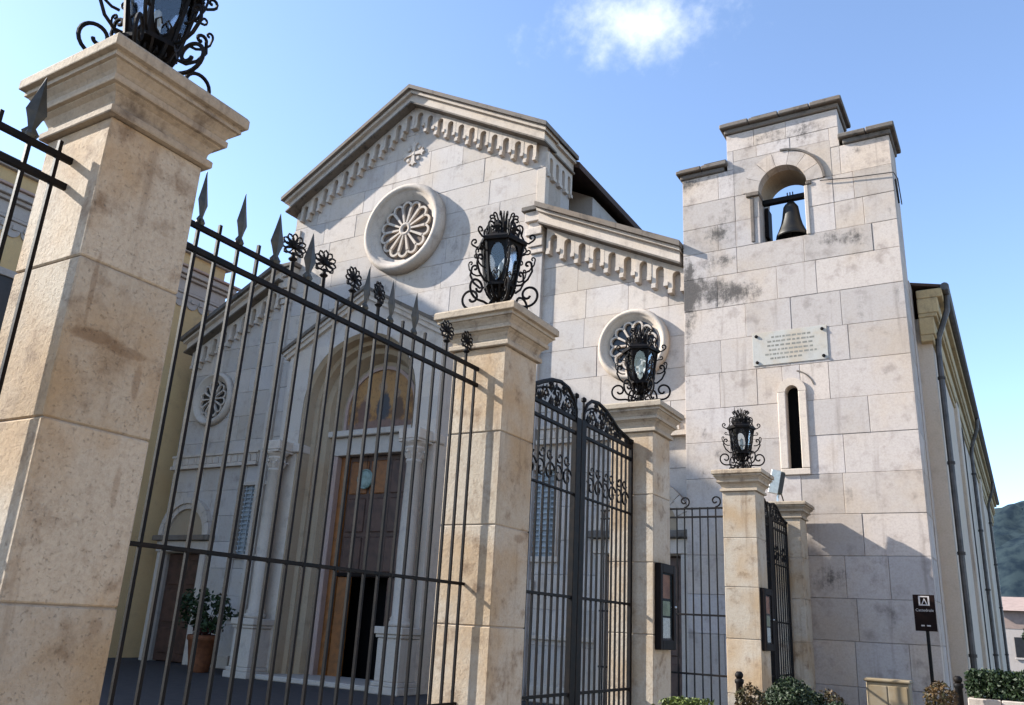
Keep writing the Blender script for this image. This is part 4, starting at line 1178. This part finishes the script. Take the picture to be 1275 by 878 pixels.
sg = thing('church_sign', 'brown tourist sign with white church pictogram on a dark post', 'sign', (-1.5, 16.0, 0))
MB().tube([(-1.48, 16.04, 0), (-1.48, 16.04, 2.4)], .028, 10).build('post', 'iron', sg)
MB().cbox(-1.655, -1.325, 15.99, 16.01, 1.86, 2.44, .006).build('panel', 'sign_brown', sg)
y_ = 15.988
pc = MB()
for (a, b, c, d) in ((-1.57, -1.545, 2.28, 2.42), (-1.545, -1.43, 2.40, 2.42), (-1.43, -1.405, 2.28, 2.42), (-1.57, -1.405, 2.265, 2.283)):
    pc.box(a, b, y_-.002, y_, c, d)
pc.prism_xz([(-1.53, 2.283), (-1.515, 2.283), (-1.475, 2.37), (-1.485, 2.385)], y_-.002, y_)
pc.prism_xz([(-1.455, 2.283), (-1.44, 2.283), (-1.475, 2.375), (-1.485, 2.36)], y_-.0035, y_-.0022)
pc.build('pictogram', 'sign_white', sg)
def text(body, size, loc, name, mat, parent):
    cu = bpy.data.curves.new(name, 'FONT'); cu.body = body; cu.size = size; cu.align_x = 'CENTER'; cu.align_y = 'CENTER'; cu.extrude = .001
    tmp = bpy.data.objects.new('tmp', cu); col.objects.link(tmp)
    dg = bpy.context.evaluated_depsgraph_get()
    me = bpy.data.meshes.new_from_object(tmp.evaluated_get(dg)); bpy.data.objects.remove(tmp)
    me.materials.clear(); me.materials.append(M[mat])
    o = bpy.data.objects.new(name, me); col.objects.link(o); o.parent = parent
    po = OFFS[parent.name]; o.location = tuple(loc[i]-po[i] for i in range(3)); o.rotation_euler = (R(90), 0, 0)
    return o
text('Cattedrale', .064, (-1.49, y_-.001, 2.19), 'lettering', 'sign_white', sg)
MB().box(-1.56, -1.51, y_-.002, y_, 1.935, 1.957).build('small_mark', 'sign_white', sg)
MB().box(-1.475, -1.42, y_-.002, y_, 1.935, 1.957).build('small_mark', 'sign_white', sg)
for z in (1.95, 2.35): MB().cbox(-1.53, -1.43, 16.01, 16.075, z-.02, z+.02, .004).build('bracket', 'iron', sg)

dsc = thing('round_plaque', 'round pale green plaque hanging in front of the main church door', 'plaque', (-14.95, 17.2, 4.9))
MB().lathe([(.001, -.03), (.2, -.03), (.22, -.02), (.25, -.035), (.27, -.02), (.27, .01), (.001, .01)], (-15.05, 17.28, 5.15), 28, 'y').build('disc', 'disc_glaze', dsc)
MB().tube([(-15.05, 17.3, 5.4), (-15.05, 17.3, 5.79)], .008, 5).build('hanging_wire', 'iron', dsc)

# ------------------------------------------------------------------ plants
def leaves(mb, n, fn, size, rn, droop=0.):
    for _ in range(n):
        c, nrm = fn(rn)
        c = Vector(c); s = size*rn.uniform(.6, 1.3)
        d = (Vector(nrm)*.7+Vector((rn.uniform(-1, 1), rn.uniform(-1, 1), rn.uniform(-1, 1)))).normalized()
        t = d.cross(Vector((rn.uniform(-1, 1), rn.uniform(-1, 1), rn.uniform(-1, 1)))).normalized()
        b = d.cross(t)
        mb.add([c-t*s*.5, c+b*s*.28-t*s*.05, c+t*s*.55+d*s*.1, c-b*s*.28-t*s*.05], [(0, 1, 2, 3)])
    return mb
def ballfn(c, r, fz=1., inner=.55):
    def f(rn):
        while True:
            v = Vector((rn.uniform(-1, 1), rn.uniform(-1, 1), rn.uniform(-1, 1)))
            if inner < v.length < 1: break
        k = 1+.14*mnoise.noise(v*2.5+Vector(c))
        return (c[0]+v.x*r*k, c[1]+v.y*r*k, c[2]+v.z*r*fz*k), v.normalized()
    return f
def bush(name, label, cat, c, r, mat, n=2600, size=.05, fz=1., stem=True, group=None, inner=.55, pot=False):
    b = thing(name, label, cat, (c[0], c[1], 0), group)
    rn = random.Random(hash((round(c[0]*100), round(c[1]*100))) & 9999)
    leaves(MB(), n, ballfn(c, r, fz, inner), size, rn).build('foliage', mat, b)
    st = MB().tube([(c[0], c[1], 0), (c[0]+.02, c[1], c[2]*.6), (c[0], c[1]+.02, c[2]+r*.3)], .035, 6, r_end=.015)
    for k in range(5):
        a = 2*PI*k/5
        st.tube([(c[0], c[1], c[2]-r*.4), (c[0]+math.cos(a)*r*.6, c[1]+math.sin(a)*r*.6, c[2]+r*.25)], .015, 5, r_end=.006)
    st.build('stem', 'bark', b)
    return b
bush('clipped_bush', 'round dark green clipped bush in front of the narrow gate', 'bush', (-2.92, 12.6, .68), .43, 'leaf_dark', 8000, .05)
bush('rust_shrub', 'small rust brown shrub beside the pillar with the smallest lantern', 'shrub', (-3.2, 11.5, .84), .2, 'leaf_rust', 700, .05)
bush('rust_shrub', 'small rust and green shrub under the brown church sign', 'shrub', (-1.12, 13.0, .98), .21, 'leaf_rust', 800, .05)
bush('orange_shrub', 'small orange brown shrub right beside the round clipped bush', 'shrub', (-2.52, 13.0, .78), .2, 'leaf_rust', 600, .045)
bush('low_shrub', 'low dark green shrub to the right of the round clipped bush', 'shrub', (-2.03, 11.0, .78), .21, 'leaf_dark', 900, .05, .8)
def hedge(name, label, cat, x0, x1, y0, y1, z0, z1, mat, n, size, seed):
    h = thing(name, label, cat, ((x0+x1)/2, (y0+y1)/2, 0))
    rn = random.Random(seed)
    def f(rn):
        p = [rn.uniform(x0, x1), rn.uniform(y0, y1), rn.uniform(z0, z1)]
        nrm = [0, 0, 0]
        if rn.random() < .35: return p, [0, 0, 1]
        ax = rn.choice([0, 1, 1, 2, 2, 2])
        lohi = ((x0, x1), (y0, y1), (z0, z1))[ax]; s = rn.choice([0, 1]) if ax != 2 else 1
        p[ax] = lohi[s]+rn.uniform(-.05, .03)+.05*mnoise.noise(Vector(p)*4); nrm[ax] = 1 if s else -1
        return p, nrm
    leaves(MB(), n, f, size, rn).build('foliage', mat, h)
    st = MB()
    for k in range(5):
        x = x0+(x1-x0)*(k+.5)/5
        st.tube([(x, (y0+y1)/2, z0-.02 if z0 > .3 else 0), (x+.03, (y0+y1)/2, z1-.1)], .02, 5)
    st.build('stems', 'bark', h)
    return h
hedge('clipped_hedge', 'dark green clipped hedge along the foot of the church flank at the right edge', 'hedge', -.8, 1.4, 13.7, 14.3, 1.0, 1.31, 'leaf_dark', 15000, .055, 4)
hedge('low_hedge', 'bright lime green low hedge at the foot of the notice board pillar', 'hedge', -3.2, -2.75, 8.3, 8.6, .55, .98, 'leaf_lime', 1800, .04, 6)
# wall under the hedge
pw = thing('planter_wall', 'low grey stone planter wall carrying the clipped hedge', 'wall', (.3, 14, 0))
for i in range(6):
    for k in range(3):
        MB().cbox(-.85+.4*i+.004, -.85+.4*(i+1)-.004, 13.6, 14.4, .33*k+.004, .33*(k+1)-.004, .01).build('stone_block', 'facade_stone', pw)
# potted plant in the courtyard
pt = thing('potted_plant', 'leafy plant in a terracotta pot beside the left column pedestal', 'plant', (-18.95, 16.0, 0))
MB().lathe([(.24, 0), (.26, .03), (.3, .3), (.38, .78), (.42, .8), (.42, .92), (.38, .93), (.36, .84), (.001, .84)], (-18.95, 16, 0), 22).build('pot', 'terracotta', pt, True)
pl_ = MB(); rn = random.Random(5); st = MB()
for k in range(26):
    a = rn.uniform(0, 2*PI); rr_ = rn.uniform(.1, .75); z1 = rn.uniform(1.15, 1.95)
    tip = Vector((-18.95+math.cos(a)*rr_, 16+math.sin(a)*rr_*.8, z1))
    st.tube([(-18.95, 16, .85), ((-18.95+tip.x)/2, (16+tip.y)/2, .6*z1+.4), tip], .012, 4, r_end=.005)
    leaves(pl_, 26, ballfn(tip, .2, 1, .1), .17, rn)
pl_.build('foliage', 'leaf_dark', pt); st.build('stems', 'bark', pt)
rd = MB(); leaves(rd, 160, ballfn((-18.8, 15.85, 1.02), .3, .5, .1), .1, rn); rd.build('red_leaves', 'leaf_red', pt)

# ------------------------------------------------------------------ small street furniture
cb = thing('utility_cabinet', 'low ochre utility cabinet at the foot of the bell tower', 'cabinet', (-2.03, 15.2, 0))
MB().cbox(-2.34, -1.72, 15.0, 15.35, 0, 1.05, .015).build('body', 'ochre_box', cb)
MB().cbox(-2.37, -1.69, 14.97, 15.38, 1.052, 1.1, .015).build('lid', 'ochre_box', cb)
for x0, x1 in ((-2.31, -2.04), (-2.02, -1.75)):
    d = MB().cbox(x0, x1, 14.985, 14.999, .12, 1.0, .005).build('door', 'ochre_box', cb)
    MB().cbox(x1-.04, x1-.02, 14.97, 14.984, .55, .68, .004).build('handle', 'alu_dark', d)
for lb, x, y, h in (('black iron bollard beside the pillar with the smallest lantern', -3.42, 11.8, 1.17), ('black iron bollard between the sign shrub and the hedge', -.93, 13.45, 1.26)):
    bo = thing('bollard', lb, 'bollard', (x, y, 0), 'black bollards')
    MB().lathe([(.08, 0), (.08, .08), (.055, .12), (.045, h-.16), (.06, h-.14), (.06, h-.1), (.04, h-.09)], (x, y, 0), 14).build('shaft', 'iron', bo, True)
    MB().lathe([(.035, h-.09), (.055, h-.06), (.055, h-.03), (.03, h), (.001, h)], (x, y, 0), 14).build('knob', 'iron', bo, True)

# ------------------------------------------------------------------ far right: house and trees
hs_ = thing('far_house', 'distant pink and white house with low roof at the right edge', 'house', (1.0, 92, 0))
MB().box(-2.2, 9, 90, 100, 0, 5.1).build('wall', 'white_plaster', hs_)
MB().box(-2.22, 9.02, 89.97, 100.02, 3.6, 5.12).build('upper_wall', 'pink_house', hs_)
MB().prism_yz([(89.4, 5.13), (100.6, 5.13), (95, 6.6)], -2.8, 9.5).build('roof', 'pink_house', hs_)
MB().box(3, 3.7, 94, 94.7, 6.2, 7.4).build('chimney', 'white_plaster', hs_)
for i in range(5):
    w = MB().cbox(-1.4+2*i, -.4+2*i, 89.9, 89.96, 1.2, 2.9, .02).build('window', 'leaded_glass', hs_)
    MB().cbox(-1.5+2*i, -.3+2*i, 89.85, 89.95, 1.02, 1.19, .02).build('sill', 'white_plaster', w)
def tree(label, x, y, h, r, mat, seed):
    t = thing('leafy_tree', label, 'tree', (x, y, 0)); rn = random.Random(seed)
    tr = MB().tube([(x, y, 0), (x+.1, y, h*.4), (x, y+.1, h*.75)], .2, 7, r_end=.08)
    cr = MB()
    for k in range(9):
        a = rn.uniform(0, 2*PI); q = rn.uniform(.1, .7)*r
        c = (x+math.cos(a)*q, y+math.sin(a)*q, h-r*.9+rn.uniform(-.7, .6)*r)
        tr.tube([(x, y, h*.4), c], .06, 5, r_end=.02)
        leaves(cr, 420, ballfn(c, r*.5, .9, .2), .22, rn)
    tr.build('trunk', 'bark', t); cr.build('crown', mat, t)
tree('dark green tree in front of the distant house at the right edge', .55, 62, 3.3, 1.3, 'leaf_dark', 3)

# surfaces far enough from the edge of view are all in place; render settings
scene.render.engine = 'CYCLES'
scene.cycles.max_bounces = 8
scene.cycles.transparent_max_bounces = 12
